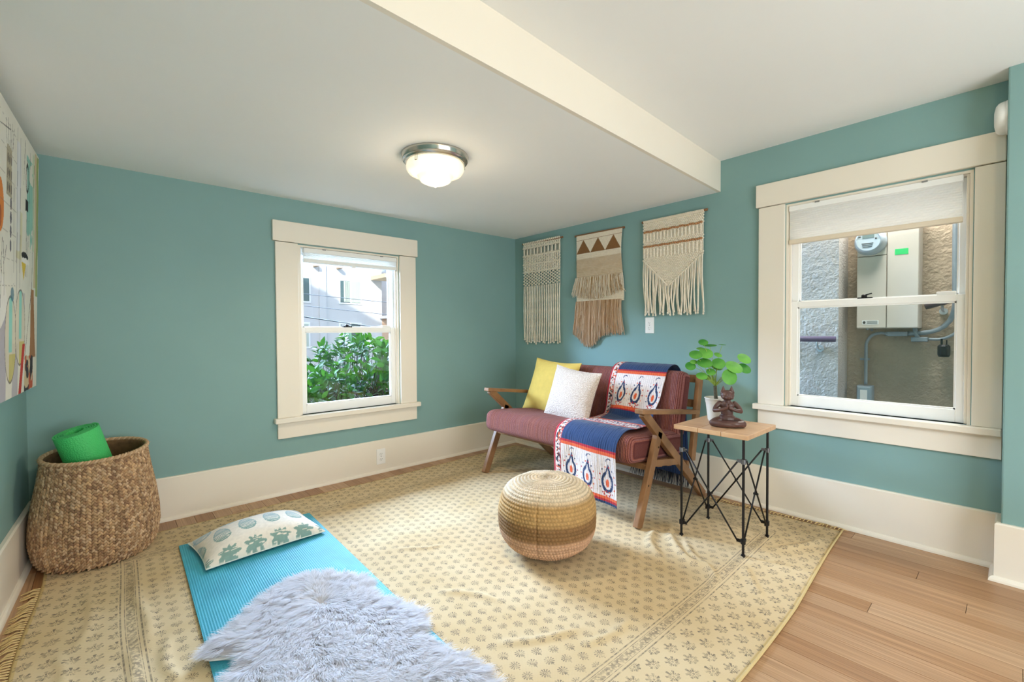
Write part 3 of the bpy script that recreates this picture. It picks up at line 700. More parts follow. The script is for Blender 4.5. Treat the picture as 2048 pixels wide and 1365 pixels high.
# ================================================================== BLOCK-PRINTED RUG
def rug_mat():
    m, nt, b = newmat('block_print_rug'); tc = nt.nodes.new('ShaderNodeTexCoord'); sp = nt.nodes.new('ShaderNodeSeparateXYZ'); nt.links.new(tc.outputs['UV'], sp.inputs[0])
    x, y = X(sp.outputs[0]), X(sp.outputs[1])       # metres in the rug's own cloth coordinates
    LX_, LY_ = 3.19, 2.62
    ex = X.op('MINIMUM', x, LX_ - x); ey = X.op('MINIMUM', y, LY_ - y); e = X.op('MINIMUM', ex, ey)
    def lattice(cx, cy):
        row = (x / cx).f('FLOOR'); par = (row * .5).f('FRACT').gt(.25)
        p = ((x / cx).f('FRACT') - .5) * cx; q = ((y / cy + par * .5).f('FRACT') - .5) * cy
        return p, q
    # small sunflower rosettes inside the border
    p, q = lattice(.050, .061); r = X.op('SQRT', p * p + q * q); a = X.op('ARCTAN2', p, q)
    rays = r.gt(.0085) * r.lt(.0185) * (a * 11.0).f('COSINE').gt(-.05); ringm = r.gt(.0048) * r.lt(.0078); stem = (X.op('ABSOLUTE', p)).lt(.0016) * q.lt(-.010) * q.gt(-.026); dots = r.lt(.0022)
    m_in = X.op('MINIMUM', rays + ringm + stem + dots, 1.0)
    # five-leaf sprays in the outer border
    p, q = lattice(.057, .072); r = X.op('SQRT', p * p + q * q); a = X.op('ARCTAN2', p, q); 
    fan = r.gt(.0075) * r.lt(.029 - X.op('ABSOLUTE', a) * .0030) * (a * 7.0).f('COSINE').gt(.02 + r * 12.0) ; core = r.lt(.0042) * r.gt(.0015)
    leaf2 = r.gt(.010) * r.lt(.0185) * (a * 7.0 + 3.14).f('COSINE').gt(.72)
    m_out = X.op('MINIMUM', fan + core + leaf2, 1.0)
    inside = e.gt(.335); outside = e.lt(.262); band = (1 - inside) * (1 - outside)
    lines = ((e - .268).f('ABSOLUTE').lt(.0026)) + ((e - .328).f('ABSOLUTE').lt(.0026)) + ((e - .281).f('ABSOLUTE').lt(.0013)) + ((e - .316).f('ABSOLUTE').lt(.0013))
    vo = nt.nodes.new('ShaderNodeTexVoronoi'); vo.inputs['Scale'].default_value = 95; nt.links.new(tc.outputs['UV'], vo.inputs['Vector'])
    vine = X(vo.outputs['Distance']).gt(.42) * band * e.gt(.285) * e.lt(.312)
    ink = X.op('MINIMUM', m_in * inside + m_out * outside + lines * band + vine * .8, 1.0)
    wr = noise(nt, 55, 3, vec=tc.outputs['UV']); wr2 = noise(nt, 3.2, 3, vec=tc.outputs['UV'])
    ink = ink * ramp_val(nt, wr.outputs[0], .30, .60) * .78
    base = ramp(nt, wr2.outputs[0], [(.3, lin((198, 173, 133))), (.7, lin((208, 187, 152)))])
    edge = e.lt(.012); base = mixc(nt, edge * .5, base, lin((190, 160, 92)))
    setcol(nt, b, mixc(nt, ink, base, lin((92, 84, 80)))); b.inputs['Roughness'].default_value = .9; b.inputs['Specular IOR Level'].default_value = .15
    wx = (x * 900.0).f('SINE') * (y * 900.0).f('SINE'); bump(nt, b, wx, .25, .0012); return m
def ramp_val(nt, sock, a, b_):
    n = nt.nodes.new('ShaderNodeMapRange'); n.inputs[1].default_value = a; n.inputs[2].default_value = b_; nt.links.new(sock, n.inputs[0]); return X(n.outputs[0])
m_rug = rug_mat()
RX0, RX1, RY0, RY1 = -.240, 2.935, .575, 3.150
NX, NY = 420, 340
uu, vv = np.meshgrid(np.linspace(0, 1, NX), np.linspace(0, 1, NY)); u = uu.ravel(); v_ = vv.ravel()
def rug_xy(u, v_):
    x = RX0 + (RX1 - RX0) * u; y = RY0 + (RY1 - RY0) * v_
    y = y + (1 - v_) ** 6 * (.012 * np.sin(x * 2.6 + .4) + .035 * np.clip(x - 2.0, 0, 1)) + v_ ** 6 * (.05 * np.clip(x - 1.5, 0, 2)); x = x + (1 - u) ** 8 * .012 * np.sin(y * 5) + u ** 8 * .03 * np.sin(y * 3.1)
    return x, y
x, y = rug_xy(u, v_); P2 = np.c_[x, y]
def ridge(pts, w, hgt, fade=.25):
    q = spline([(*p, 0) for p in pts], 60)[:, :2]; d = np.hypot(x[:, None] - q[:, 0], y[:, None] - q[:, 1]); i = d.argmin(1); k = i / 59.
    return hgt * np.exp(-(d[np.arange(len(x)), i] / w) ** 2) * np.clip(np.minimum(k, 1 - k) / fade, 0, 1)
zr = .0042 + .0008 * vnoise(P2, 5, 4)
wr = np.zeros(len(x))
for pts, w, hh in (([(2.27, 1.42), (2.19, 1.31), (2.06, 1.24), (1.93, 1.08)], .022, .018), ([(2.38, 1.30), (2.20, 1.20), (2.05, 1.02), (2.10, .88)], .020, .016), ([(2.26, 1.16), (2.12, 1.05), (2.02, .90), (1.86, .85)], .016, .012),
                   ([(1.95, 1.32), (1.86, 1.18), (1.80, 1.02)], .016, .010), ([(2.45, .80), (2.65, .70), (2.80, .66)], .02, .010), ([(2.20, .84), (2.05, .74), (1.95, .66)], .02, .010),
                   ([(.10, 2.72), (.075, 2.45), (.10, 2.2), (.085, 1.95)], .020, .013), ([(-.08, 2.62), (-.06, 2.35), (-.10, 2.15)], .018, .010), ([(.15, 2.05), (.13, 1.85), (.18, 1.70)], .018, .011), ([(-.15, 2.2), (-.12, 2.0), (-.16, 1.8)], .018, .010), ([(.03, 2.06), (.05, 1.9), (.02, 1.7)], .018, .010),
                   ([(1.02, 1.62), (1.12, 1.50), (1.18, 1.36)], .018, .011), ([(.98, 1.22), (1.12, 1.12), (1.30, 1.05)], .018, .011), ([(1.20, 1.0), (1.36, .96), (1.5, .98)], .016, .009), ([(2.30, 3.0), (2.45, 2.85), (2.62, 2.62)], .018, .010), ([(1.05, 2.1), (1.2, 1.98), (1.3, 1.95)], .014, .006)):
    wr += ridge(pts, w, hh)
zr = zr + wr
flat = np.ones(len(x))                                    # cloth lies flat where things stand on it
for cx, cy, hw, hh in ((.56, 1.98, .37, .92), (1.637, 1.567, .22, .22), (2.19, 1.385, .05, .05), (2.19, 2.75, .05, .05), (-.04, 3.06, .25, .25), (2.62, .87, .03, .03), (2.62, 1.2, .03, .03), (2.285, .87, .025, .025), (2.285, 1.2, .025, .025), (2.62, 2.07, .1, .8)):
    d = np.maximum(np.abs(x - cx) - hw, np.abs(y - cy) - hh); flat = np.minimum(flat, np.clip(d / .04, 0, 1))
zr = .0040 + (zr - .0040) * flat
rug = empty('area_rug', (1.35, 1.85, 0)); tag(rug, 'large cream yellow block-printed cotton rug with grey flower motifs and fringe', 'rug')
o = mk('rug_cloth', np.c_[x, y, zr] - (1.35, 1.85, 0), gridf(NX, NY), m_rug, rug, smooth=True)
uvl = o.data.uv_layers.new(name='UVMap'); li = np.empty(len(o.data.loops), np.int32); o.data.loops.foreach_get('vertex_index', li)
uvl.data.foreach_set('uv', np.c_[u * 3.19, v_ * 2.62][li].ravel())
so = o.modifiers.new('thick', 'SOLIDIFY'); so.thickness = .003; so.offset = -1
g = G()                                                    # rolled hem on the long front side
hx, hy = rug_xy(np.linspace(.0, 1, 120), np.zeros(120)); g.tube(np.c_[hx, hy, np.full(120, .0055)] - (1.35, 1.85, 0), .0052, 7)
g.build('hem', mat('rug_hem', (200, 176, 126), .9, bmp=.3, bscale=300), rug, smooth=True)
g = G()                                                    # knotted fringe on both short sides
for side in (0, 1):
    for vy in np.linspace(.0, 1, 150 if side == 0 else 130):
        ex, ey = rug_xy(np.array([float(side)]), np.array([vy])); ex, ey = float(ex[0]), float(ey[0]); sg = -1 if side == 0 else 1
        if (side == 1 and ey > 1.35) or (side == 0 and ey > 2.80): continue
        L = rng.uniform(.045, .075) if side == 0 else rng.uniform(.03, .055)
        if side == 0: L = min(L, abs(ex - (xl(ey) + .045)))
        dy = rng.normal(-.012, .014); c0 = (ex, ey, .006)
        for k in range(3):
            q = rng.normal(0, .006, 2); g.tube(np.array([c0, (ex + sg * L * .35, ey + dy * .3 + q[0] * .3, .010 + .003 * rng.random()), (ex + sg * L * .7, ey + dy * .7 + q[0], .006), (ex + sg * L, ey + dy + q[0] + q[1], .0035)]) - (1.35, 1.85, 0), [.0028, .0025, .0018, .0009], 4, cap=False)
        g.ell(np.array((ex + sg * .006, ey, .0075)) - (1.35, 1.85, 0), (.005, .0035, .0035), 6, 4)
stuff(g.build('fringe', mat('fringe_yarn', (206, 178, 126), .9), rug, smooth=True))

# ================================================================== YOGA MAT (teal, on the rug)
m_mat, nt, b = newmat('teal_foam_mat'); tc = nt.nodes.new('ShaderNodeTexCoord'); sp = nt.nodes.new('ShaderNodeSeparateXYZ'); nt.links.new(tc.outputs['Object'], sp.inputs[0])
rib = (X(sp.outputs[0]) * 700.0).f('SINE') * .5 + (X(sp.outputs[1]) * 900.0).f('SINE') * .5; nz_ = noise(nt, 5, 3)
setcol(nt, b, ramp(nt, nz_.outputs[0], [(.3, lin((44, 144, 166))), (.7, lin((62, 166, 188)))])); b.inputs['Roughness'].default_value = .55; bump(nt, b, rib, .5, .0015)
NXm, NYm = 40, 100; xx, yy = np.meshgrid(np.linspace(-.318, .318, NXm), np.linspace(-.9, .9, NYm)); pts = np.c_[xx.ravel(), yy.ravel()]
zt = .0125 + .0008 * vnoise(pts, 5, 2); rt = np.arange(NXm * NYm); g = G(); F = [tuple(q) for q in gridf(NXm, NYm).tolist()]
nb = NXm * NYm; top = np.c_[pts, zt]; bot = np.c_[pts, np.full(nb, .0065)]
rim = list(range(NXm)) + [i * NXm + NXm - 1 for i in range(1, NYm)] + list(range(nb - 2, nb - NXm - 1, -1)) + [i * NXm for i in range(NYm - 2, 0, -1)]
F += [tuple(nb + i for i in q[::-1]) for q in F] + [(rim[i], nb + rim[i], nb + rim[(i + 1) % len(rim)], rim[(i + 1) % len(rim)]) for i in range(len(rim))]
ym = mk('yoga_mat', np.vstack([top, bot]), [q for q in F], m_mat); ym.location = (.558, 1.945, 0); ym.rotation_euler = (0, 0, R(-1.2))
tag(ym, 'teal ribbed yoga mat spread out on the printed rug', 'yoga mat')

# ================================================================== SHEEPSKIN
out = np.array([(.545, 2.085), (.62, 2.10), (.70, 2.055), (.80, 1.93), (.835, 1.84), (.80, 1.72), (.85, 1.60), (.88, 1.50), (.83, 1.40), (.835, 1.30), (.88, 1.12), (.84, .98), (.70, .93), (.55, .96), (.40, .94), (.27, 1.0), (.22, 1.12), (.30, 1.30), (.275, 1.45), (.22, 1.56), (.30, 1.66), (.30, 1.72), (.215, 1.79), (.235, 1.84), (.36, 1.93), (.44, 2.02)])
cen = np.array((.55, 1.52)); outs = spline(np.r_[np.c_[out, np.zeros(len(out))], [[*out[0], 0]]], 160)[:-1, :2]; outs = cen + (outs - cen) * .97
sk = empty('sheepskin', (.55, 1.52, .013)); tag(sk, 'fluffy white long-haired sheepskin lying on the teal yoga mat', 'sheepskin')
rr = np.linspace(0, 1, 14); V = np.vstack([np.c_[cen + (outs - cen) * r, np.full(len(outs), .0012 + .016 * (1 - r ** 4))] for r in rr]) - (.55, 1.52, 0); n = len(outs)
F = gridf(n, 14, True); mk('hide', V, F, mat('sheep_hide', (232, 226, 218), .9), sk, smooth=True)
NS = 82000
def inside(p):
    a = outs; b_ = np.roll(outs, -1, 0); c = np.zeros(len(p), bool)
    for (x0, y0), (x1, y1) in zip(a, b_):
        cnd = ((y0 > p[:, 1]) != (y1 > p[:, 1])) & (p[:, 0] < (x1 - x0) * (p[:, 1] - y0) / (y1 - y0 + 1e-12) + x0); c ^= cnd
    return c
pt = rng.uniform((.15, .88), (.95, 2.15), (NS * 2, 2)); pt = pt[inside(pt)][:NS]; NS = len(pt)
clump = np.floor(pt / .015 + .6 * np.c_[vnoise(pt, 30, 1), vnoise(pt, 30, 2)]); hsh = np.abs(np.sin(clump[:, 0] * 127.1 + clump[:, 1] * 311.7) * 43758.5) % 1; hsh2 = np.abs(np.sin(clump[:, 0] * 269.5 + clump[:, 1] * 183.3) * 43758.5) % 1
rad = pt - cen; rad /= np.linalg.norm(rad, axis=1)[:, None] + 1e-6
ang = np.arctan2(rad[:, 1], rad[:, 0]) * .0 + (hsh - .5) * 1.3 + vnoise(pt, 9, 3) * 1.2
base_d = rad * .65 * np.clip(np.linalg.norm(pt - cen, axis=1) / .35, 0, 1)[:, None] + np.array((-.12, -.55)); ca, sa = np.cos(ang), np.sin(ang); d2 = np.c_[base_d[:, 0] * ca - base_d[:, 1] * sa, base_d[:, 0] * sa + base_d[:, 1] * ca]; d2 /= np.linalg.norm(d2, axis=1)[:, None]
dm = np.min(np.hypot(pt[:, None, 0] - outs[None, ::4, 0], pt[:, None, 1] - outs[None, ::4, 1]), 1); edge = np.clip(dm / .06, 0, 1)
d2 = d2 * edge[:, None] + rad * (1 - edge)[:, None]; d2 += rng.normal(0, .28, (NS, 2)); d2 /= np.linalg.norm(d2, axis=1)[:, None]
ln = rng.uniform(.046, .070, NS) * (.75 + .35 * hsh2); lift = (.62 + .3 * hsh) * (.55 + .45 * edge)
ks = np.array([0, .38, .75, 1.0]); W_ = np.array([1, .9, .6, 0]) * .00085
zb = .006 + .012 * edge; sidev = np.c_[-d2[:, 1], d2[:, 0]]; VV = []
cl_c = (clump + .5) * .015; 
for k, w in zip(ks, W_):
    hor = ln * (k * .55 + .45 * k * k); ver = ln * lift * (k - .62 * k * k)
    c = pt + d2 * hor[:, None] * .85; c = c + (cl_c + d2 * ln[:, None] * .6 - c) * (.20 * k * k)
    zc = zb + ver
    if w > 0: VV += [np.c_[c - sidev * w, zc], np.c_[c + sidev * w, zc]]
    else: VV += [np.c_[c, zc]]
V = np.stack(VV, 1).reshape(-1, 3) - (.55, 1.52, 0); i7 = np.arange(NS) * 7
q1 = np.stack([i7, i7 + 1, i7 + 3, i7 + 2], 1); q2 = np.stack([i7 + 2, i7 + 3, i7 + 5, i7 + 4], 1); q3 = np.stack([i7 + 4, i7 + 5, i7 + 6], 1)
m_fur, nt, b = newmat('white_wool'); b.inputs['Base Color'].default_value = (*lin((226, 224, 228)), 1); b.inputs['Roughness'].default_value = .7
tl = nt.nodes.new('ShaderNodeBsdfTranslucent'); tl.inputs[0].default_value = (.78, .76, .78, 1); mx = nt.nodes.new('ShaderNodeMixShader'); mx.inputs[0].default_value = .4
nt.links.new(b.outputs[0], mx.inputs[1]); nt.links.new(tl.outputs[0], mx.inputs[2]); nt.links.new(mx.outputs[0], nt.nodes['Material Output'].inputs[0])
stuff(mk('wool', V, q1.tolist() + q2.tolist() + q3.tolist(), m_fur, sk, smooth=True))

# ================================================================== PILLOWS
def pillow_geo(w, h, t, n=60, pinch=.08, seed=0, power=.5):
    a, b_ = np.meshgrid(np.linspace(-1, 1, n), np.linspace(-1, 1, n)); a = a.ravel(); b_ = b_.ravel()
    prof = ((1 - a ** 4) * (1 - b_ ** 4)) ** power * (.55 + .45 * (1 - a * a) * (1 - b_ * b_))
    x = w / 2 * a * (1 - pinch * (1 - b_ * b_) * np.abs(a) ** 2); y = h / 2 * b_ * (1 - pinch * (1 - a * a) * np.abs(b_) ** 2)
    wrk = vnoise(np.c_[x, y], 9, seed) * .05 * (1 - prof); zt = t / 2 * (prof + wrk * (prof > .02)); zb = -t / 2 * (prof + wrk * (prof > .02))
    edge = (np.abs(a) > .999) | (np.abs(b_) > .999); zt[edge] = .0015; zb[edge] = -.0015
    return a, b_, np.c_[x, y, zt], np.c_[x, y, zb]
def pillow(name, w, h, t, m_top, M4, label, cat, col=None, m_back=None, seed=0, n=60, pinch=.08, group=None, piping=None, power=.5, flat=1.0):
    a, b_, vt, vb = pillow_geo(w, h, t, n, pinch, seed, power); vb[:, 2] *= flat; root = empty(name); root.matrix_world = M4; tag(root, label, cat, group)
    F = gridf(n, n); mk('cover_front', vt, F, m_top, root, smooth=True, col=col(a, b_) if col else None); mk('cover_back', vb, F[:, ::-1], m_back or m_top, root, smooth=True, col=col(a, b_) if (col and not m_back) else None)
    idx = np.r_[np.arange(n), np.arange(1, n) * n + n - 1, np.arange(n - 2, -1, -1) + n * (n - 1), np.arange(n - 2, 0, -1) * n]; loop = np.vstack([vt[idx], vt[idx[:1]]]); loop[:, 2] = 0
    g = G(); g.tube(loop, .0032, 6, cap=False); g.build('piping', piping or m_top, root, smooth=True); return root
def frame(origin, xdir, ydir):
    xd = Vector(xdir).normalized(); yd = Vector(ydir); yd = (yd - xd * yd.dot(xd)).normalized(); zd = xd.cross(yd)
    M4 = Matrix((xd, yd, zd)).transposed().to_4x4(); M4.translation = Vector(origin); return M4
# printed lumbar pillow on the mat
def lumbar_col(a, b_):
    n = 140; c = np.tile(lin((228, 220, 208)), (len(a), 1)); X_ = a * .265; Y_ = b_ * .175
    nz = vnoise(np.c_[X_ * 1.0, Y_ * 6], 40, 5); nz2 = vnoise(np.c_[X_, Y_], 120, 6)
    def put(mk_, cc, al=1.): nonlocal c; k = (np.asarray(mk_, float) * al)[:, None]; c = c * (1 - k) + np.array(cc) * k
    teal = np.array(lin((98, 142, 136))); blue = np.array(lin((128, 172, 196)))
    cc = blue * np.clip((Y_ + .05) / .14, 0, 1)[:, None] + teal * (1 - np.clip((Y_ + .05) / .14, 0, 1))[:, None]
    for row, (y0, off) in enumerate(((-.155, .0), (-.01, .055), (.125, .0))):
        for k in range(-4, 5):
            cx = k * .112 + off
            if row == 1 or row == 2:
                d = ((X_ - cx) / (.036 - .010 * (Y_ - y0) / .06)) ** 2 + ((Y_ - y0) / .064) ** 2; stripes = (np.sin((Y_ - y0) * 520) > -.55) | (np.abs(np.sqrt(d) - .93) < .07)
                put((d < 1) & stripes & (nz > -.75), cc, .85)
            else:
                d = ((X_ - cx - .055) / .05) ** 2 + ((Y_ - y0) / .036) ** 2; lobes = .82 + .18 * np.cos(np.arctan2(Y_ - y0, X_ - cx - .055) * 9); put((np.sqrt(d) < lobes) & (nz > -.55), teal, .85)
    c *= (1 + .06 * nz2)[:, None]; return c
m_lum = attr_mat('printed_slub_cotton', .85, .4, 260, .0015, sheen=.2); m_lback = mat('pale_linen_back', (214, 220, 214), .85, bmp=.3, bscale=300, bdist=.001)
pillow('lumbar_pillow', .545, .36, .205, m_lum, frame((.578, 2.645, .0275), (1, .075, .0), (-.075, 1, .01)), 'oblong cream pillow printed with blue-green botanical motifs on the yoga mat', 'pillow', lumbar_col, m_lback, 3, 140, .05, piping=m_lback, flat=.12)

# ================================================================== POUF
prof = []
HP, RP = .352, .238
for k in np.linspace(0, 1, 200):
    a = -math.pi / 2 + math.pi * k; ce, se = math.cos(a), math.sin(a)
    prof.append((RP * abs(ce) ** .62, HP / 2 + HP / 2 * math.copysign(abs(se) ** .72, se)))
prof = np.array(prof); dd = np.r_[0, np.cumsum(np.hypot(*np.diff(prof, axis=0).T))]; NPV, NPU = 260, 620
s = np.linspace(0, dd[-1], NPV); pr = np.c_[np.interp(s, dd, prof[:, 0]), np.interp(s, dd, prof[:, 1])]; tn = np.gradient(pr, axis=0); tn /= np.linalg.norm(tn, axis=1)[:, None] + 1e-9; nr = np.c_[tn[:, 1], -tn[:, 0]]
th = np.linspace(0, 2 * np.pi, NPU, endpoint=False); S, TH_ = np.meshgrid(s, th, indexing='ij'); rowh = .0172; row = np.floor(S / rowh); fr_ = S / rowh - row - .5
nst = 92; ph = TH_ * nst / (2 * np.pi) + row * .37; ch = np.abs(np.sin(np.pi * (ph + fr_ * .9 * np.where(fr_ > 0, 1, -1) * 1.0)))
hgt = .0052 * np.sqrt(np.clip(1 - (fr_ * 1.96) ** 2, 0, 1)) * (.55 + .45 * ch) + .0025 * ch * np.exp(-(fr_ / .28) ** 2)
lump = vnoise(np.c_[np.cos(TH_.ravel()) * .3, np.sin(TH_.ravel()) * .3, S.ravel()], 11, 3).reshape(S.shape) * .003
RR = pr[:, 0, None] + nr[:, 0, None] * (hgt + lump); ZZ = pr[:, 1, None] + nr[:, 1, None] * (hgt + lump)
# hand-sewn seam
seam = R(212); dth = (TH_ - seam + np.pi) % (2 * np.pi) - np.pi; sm = np.exp(-(dth * RP / .005) ** 2) * (pr[:, 0, None] > RP * .8); RR = RR - .006 * sm
V = np.stack([RR * np.cos(TH_), RR * np.sin(TH_), ZZ], -1).reshape(-1, 3); V[:, 2] -= V[:, 2].min()
zc = pr[:, 1]; rows_col = np.array([lin(c) for c in ((200, 158, 126), (188, 142, 92), (142, 106, 68), (186, 148, 96), (212, 194, 168))])
zb_ = np.array([0, .105, .13, .185, .205, .275, .305, .40]); ci = np.array([0, 0, 2, 2, 3, 3, 4, 4]); bandc = np.stack([np.interp(zc, zb_, rows_col[ci][:, k]) for k in range(3)], 1)
rj = .86 + .28 * (np.abs(np.sin(row * 12.9898) * 43758.5) % 1); fib = 1 + .16 * vnoise(np.c_[ph.ravel() * 3, row.ravel() * 7.3], 1.0, 8).reshape(S.shape)
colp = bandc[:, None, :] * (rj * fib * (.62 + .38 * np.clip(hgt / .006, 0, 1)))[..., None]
pf = mk('jute_pouf', V, gridf(NPU, NPV, True), attr_mat('braided_jute', .85, .5, 420, .002), None, smooth=True, col=colp.reshape(-1, 3)); pf.location = (1.637, 1.567, .004)
tag(pf, 'round braided jute pouf with tan and brown bands standing on the rug', 'pouf')

# ================================================================== BASKET + GREEN ROLLED MAT
bk_ = empty('wicker_basket', (-.045, 3.055, .006)); tag(bk_, 'tall woven water hyacinth basket in the corner holding a green mat', 'basket')
pz = np.array([0, .012, .05, .12, .2, .3, .4, .47, .515]); prr = np.array([.195, .217, .236, .247, .244, .232, .214, .204, .201])
def brad(z): return np.interp(z, pz, prr)
g = G(); NC, NR = 74, 34; m_bask = attr_mat('water_hyacinth', .75, .5, 240, .002); colr = [np.array(lin(c)) for c in ((176, 144, 110), (160, 126, 94), (194, 164, 132), (142, 110, 84), (186, 152, 114))]
rngb = np.random.default_rng(3); coltone = rngb.uniform(.85, 1.12, NC)
ev, ef = ell(7, 5)
for i in range(NC):
    a0 = 2 * math.pi * i / NC
    for j in range(NR):
        zz_ = .010 + (j + .5 * (i % 2)) * .5 / NR; a = a0; rr_ = float(brad(zz_)) - .006; tilt = .016 * math.cos(a - R(60)) * (zz_ / .5)
        for s_ in (-1, 1):
            cx = rr_ * math.cos(a + s_ * .018); cy = rr_ * math.sin(a + s_ * .018); tg = np.array((-math.sin(a), math.cos(a), 0)); rd = np.array((math.cos(a), math.sin(a), 0))
            ax = np.array((0, 0, 1)) * .80 + tg * s_ * -.60; ax /= np.linalg.norm(ax); sdv = np.cross(ax, rd)
            vv_ = ev[:, 2:3] * ax * .0115 + ev[:, 0:1] * rd * .0062 + ev[:, 1:2] * sdv * .0062
            tone = coltone[i] * rngb.uniform(.80, 1.15); g.add(vv_ + (cx, cy, zz_ + tilt + s_ * .003), ef, colr[rngb.integers(0, 5)] * tone)
stuff(g.build('weave', m_bask, bk_, smooth=True))
m_bin = mat('basket_core', (112, 84, 56), .9, var=.25, vscale=40)
zs_ = np.linspace(0, .507, 30); prof_o = np.c_[brad(zs_) - .008, zs_]; prof_i = np.c_[brad(zs_[::-1]) - .0165, zs_[::-1] + 0]; prof_i[-1, 1] = .012
v, f = lathe(np.vstack([[[0, 0]], prof_o, prof_i, [[0, .012]]]), 72); v[:, 2] += .016 * np.cos(np.arctan2(v[:, 1], v[:, 0]) - R(60)) * (v[:, 2] / .5); mk('core', v, f, m_bin, bk_, smooth=True)
g = G(); aa = np.linspace(0, 2 * np.pi, 220); 
for k in range(2):
    phs = aa * 46 + k * np.pi; rr_ = .196 + .005 * np.cos(phs); g.tube(np.c_[rr_ * np.cos(aa), rr_ * np.sin(aa), .512 + .005 * np.sin(phs) + .016 * np.cos(aa - R(60))], .0062, 6, cap=False, col=colr[k * 2] * 1.05)
for k in range(50):
    a = rngb.uniform(0, 6.28); r0 = .2; p0 = np.array((r0 * math.cos(a), r0 * math.sin(a), rngb.uniform(.3, .52))); g.tube([p0, p0 + (math.cos(a) * .012, math.sin(a) * .012, rngb.uniform(-.004, .018))], [.0008, .0003], 3, cap=False, col=colr[2])
g.build('rim', m_bask, bk_, smooth=True)
# green roll
m_gmat, nt, b = newmat('green_foam_mat'); tc = nt.nodes.new('ShaderNodeTexCoord'); vo = nt.nodes.new('ShaderNodeTexVoronoi'); vo.inputs['Scale'].default_value = 150; nt.links.new(tc.outputs['Object'], vo.inputs['Vector'])
setcol(nt, b, lin((70, 196, 106))); b.inputs['Roughness'].default_value = .5; bump(nt, b, vo.outputs['Distance'], .6, .003)
top = Vector((-.118, 3.025, .632)); bot = Vector((.045, 3.10, .03)); ax = (top - bot); Lr = ax.length; rot = ax.to_track_quat('Z', 'Y').to_matrix().to_4x4(); rot.translation = bot
turns = 5.3; na = 260; aa = np.linspace(0, turns * 2 * np.pi, na); rs = .030 + (.082 - .030) * aa / aa[-1]; inner = np.c_[rs * np.cos(aa), rs * np.sin(aa)]; nrm2 = np.c_[np.cos(aa), np.sin(aa)]; outer = inner + nrm2 * .0072
ring_ = np.vstack([inner, outer[::-1]]); n = len(ring_); V = np.vstack([np.c_[ring_, np.zeros(n)], np.c_[ring_, np.full(n, Lr)]]); F = [(i, (i + 1) % n, n + (i + 1) % n, n + i) for i in range(n)]
F += [(i + 1, i, n - 1 - i, n - 2 - i) for i in range(na - 1)] + [(n + i, n + i + 1, 2 * n - 2 - i, 2 * n - 1 - i) for i in range(na - 1)]
gm = mk('rolled_mat', V, F, m_gmat); gm.matrix_world = rot; tag(gm, 'bright green rolled exercise mat sticking out of the basket', 'yoga mat')
# ================================================================== SOFA
def wood_mat(name, c1, c2, st):
    m, nt, b = newmat(name); t = noise(nt, 1, 4, stretch=st); t2 = noise(nt, 6, 2)
    setcol(nt, b, mixc(nt, .5, ramp(nt, t.outputs[0], [(.3, lin(c1)), (.7, lin(c2))]), ramp(nt, t2.outputs[0], [(.3, lin(c1)), (.7, lin(c2))]))); b.inputs['Roughness'].default_value = .38; bump(nt, b, t.outputs[0], .08, .002); return m
m_wal = wood_mat('walnut_frame', (112, 78, 50), (160, 118, 80), (14, 40, 14))
def tweed():
    m, nt, b = newmat('rust_tweed'); tc = nt.nodes.new('ShaderNodeTexCoord'); sp = nt.nodes.new('ShaderNodeSeparateXYZ'); nt.links.new(tc.outputs['Object'], sp.inputs[0])
    wob = noise(nt, 5, 3); yy = X(sp.outputs[1]) + X(wob.outputs[0]) * .0012
    rib = (yy * 620.0).f('SINE'); st = noise(nt, 1, 4, stretch=(1.2, 120, 1.2)); fl = noise(nt, 260, 2)
    c = ramp(nt, st.outputs[0], [(.30, lin((104, 48, 42))), (.44, lin((158, 84, 64))), (.55, lin((128, 78, 92))), (.70, lin((186, 116, 84)))])
    c = mixc(nt, .38, c, ramp(nt, fl.outputs[0], [(.3, lin((98, 52, 52))), (.72, lin((188, 140, 124)))])); c = mixc(nt, ramp_val(nt, rib.s, -1.0, -.3) * -1.0 + 1.0, c, lin((92, 44, 44)))
    setcol(nt, b, c); b.inputs['Roughness'].default_value = .95; b.inputs['Specular IOR Level'].default_value = .15; b.inputs['Sheen Weight'].default_value = .08; b.inputs['Sheen Roughness'].default_value = .5
    bump(nt, b, rib * .6 + X(fl.outputs[0]) * .9, .8, .004); return m
m_tweed = tweed()
SO = np.array((2.58, 2.07, 0)); sofa = empty('loveseat', tuple(SO)); tag(sofa, 'walnut Z-frame loveseat with rust red tweed cushions against the teal wall', 'sofa')
YL0, YL1 = 1.393, 2.748
def sbar(nm, p, q, w, t, up, par=sofa, bevel=.004):
    g = G(); g.bar(np.array(p) - SO, np.array(q) - SO, w, t, up); return g.build(nm, m_wal, par, bevel=bevel)
for yy in (YL0, YL1):
    sbar('armrest', (2.195, yy, .652), (2.862, yy, .570), .056, .026, (0, 1, 0))
    sbar('front_leg', (2.178, yy, .004), (2.398, yy, .512), .034, .052, (0, 1, 0))
    sbar('rear_leg', (2.232, yy, .642), (2.962, yy, .004), .034, .052, (0, 1, 0))
    sbar('side_rail', (2.335, yy, .338), (2.668, yy, .287), .030, .040, (0, 1, 0))
    sbar('back_upright', (2.805, yy, .262), (2.918, yy, .812), .030, .052, (0, 1, 0))
    g = G(); sy = -1 if yy == YL0 else 1
    for px_, pz_ in ((2.265, .225), (2.372, .425)): g.tube([np.array((px_, yy + sy * .0165, pz_)) - SO, np.array((px_, yy + sy * .0185, pz_)) - SO], .006, 10)
    g.build('wood_plug', mat('dark_plug', (50, 34, 24), .6), sofa)
sbar('front_rail', (2.305, YL0, .315), (2.305, YL1, .315), .034, .026, (0, 0, 1)); sbar('rear_rail', (2.765, YL0, .245), (2.765, YL1, .245), .04, .026, (0, 0, 1))
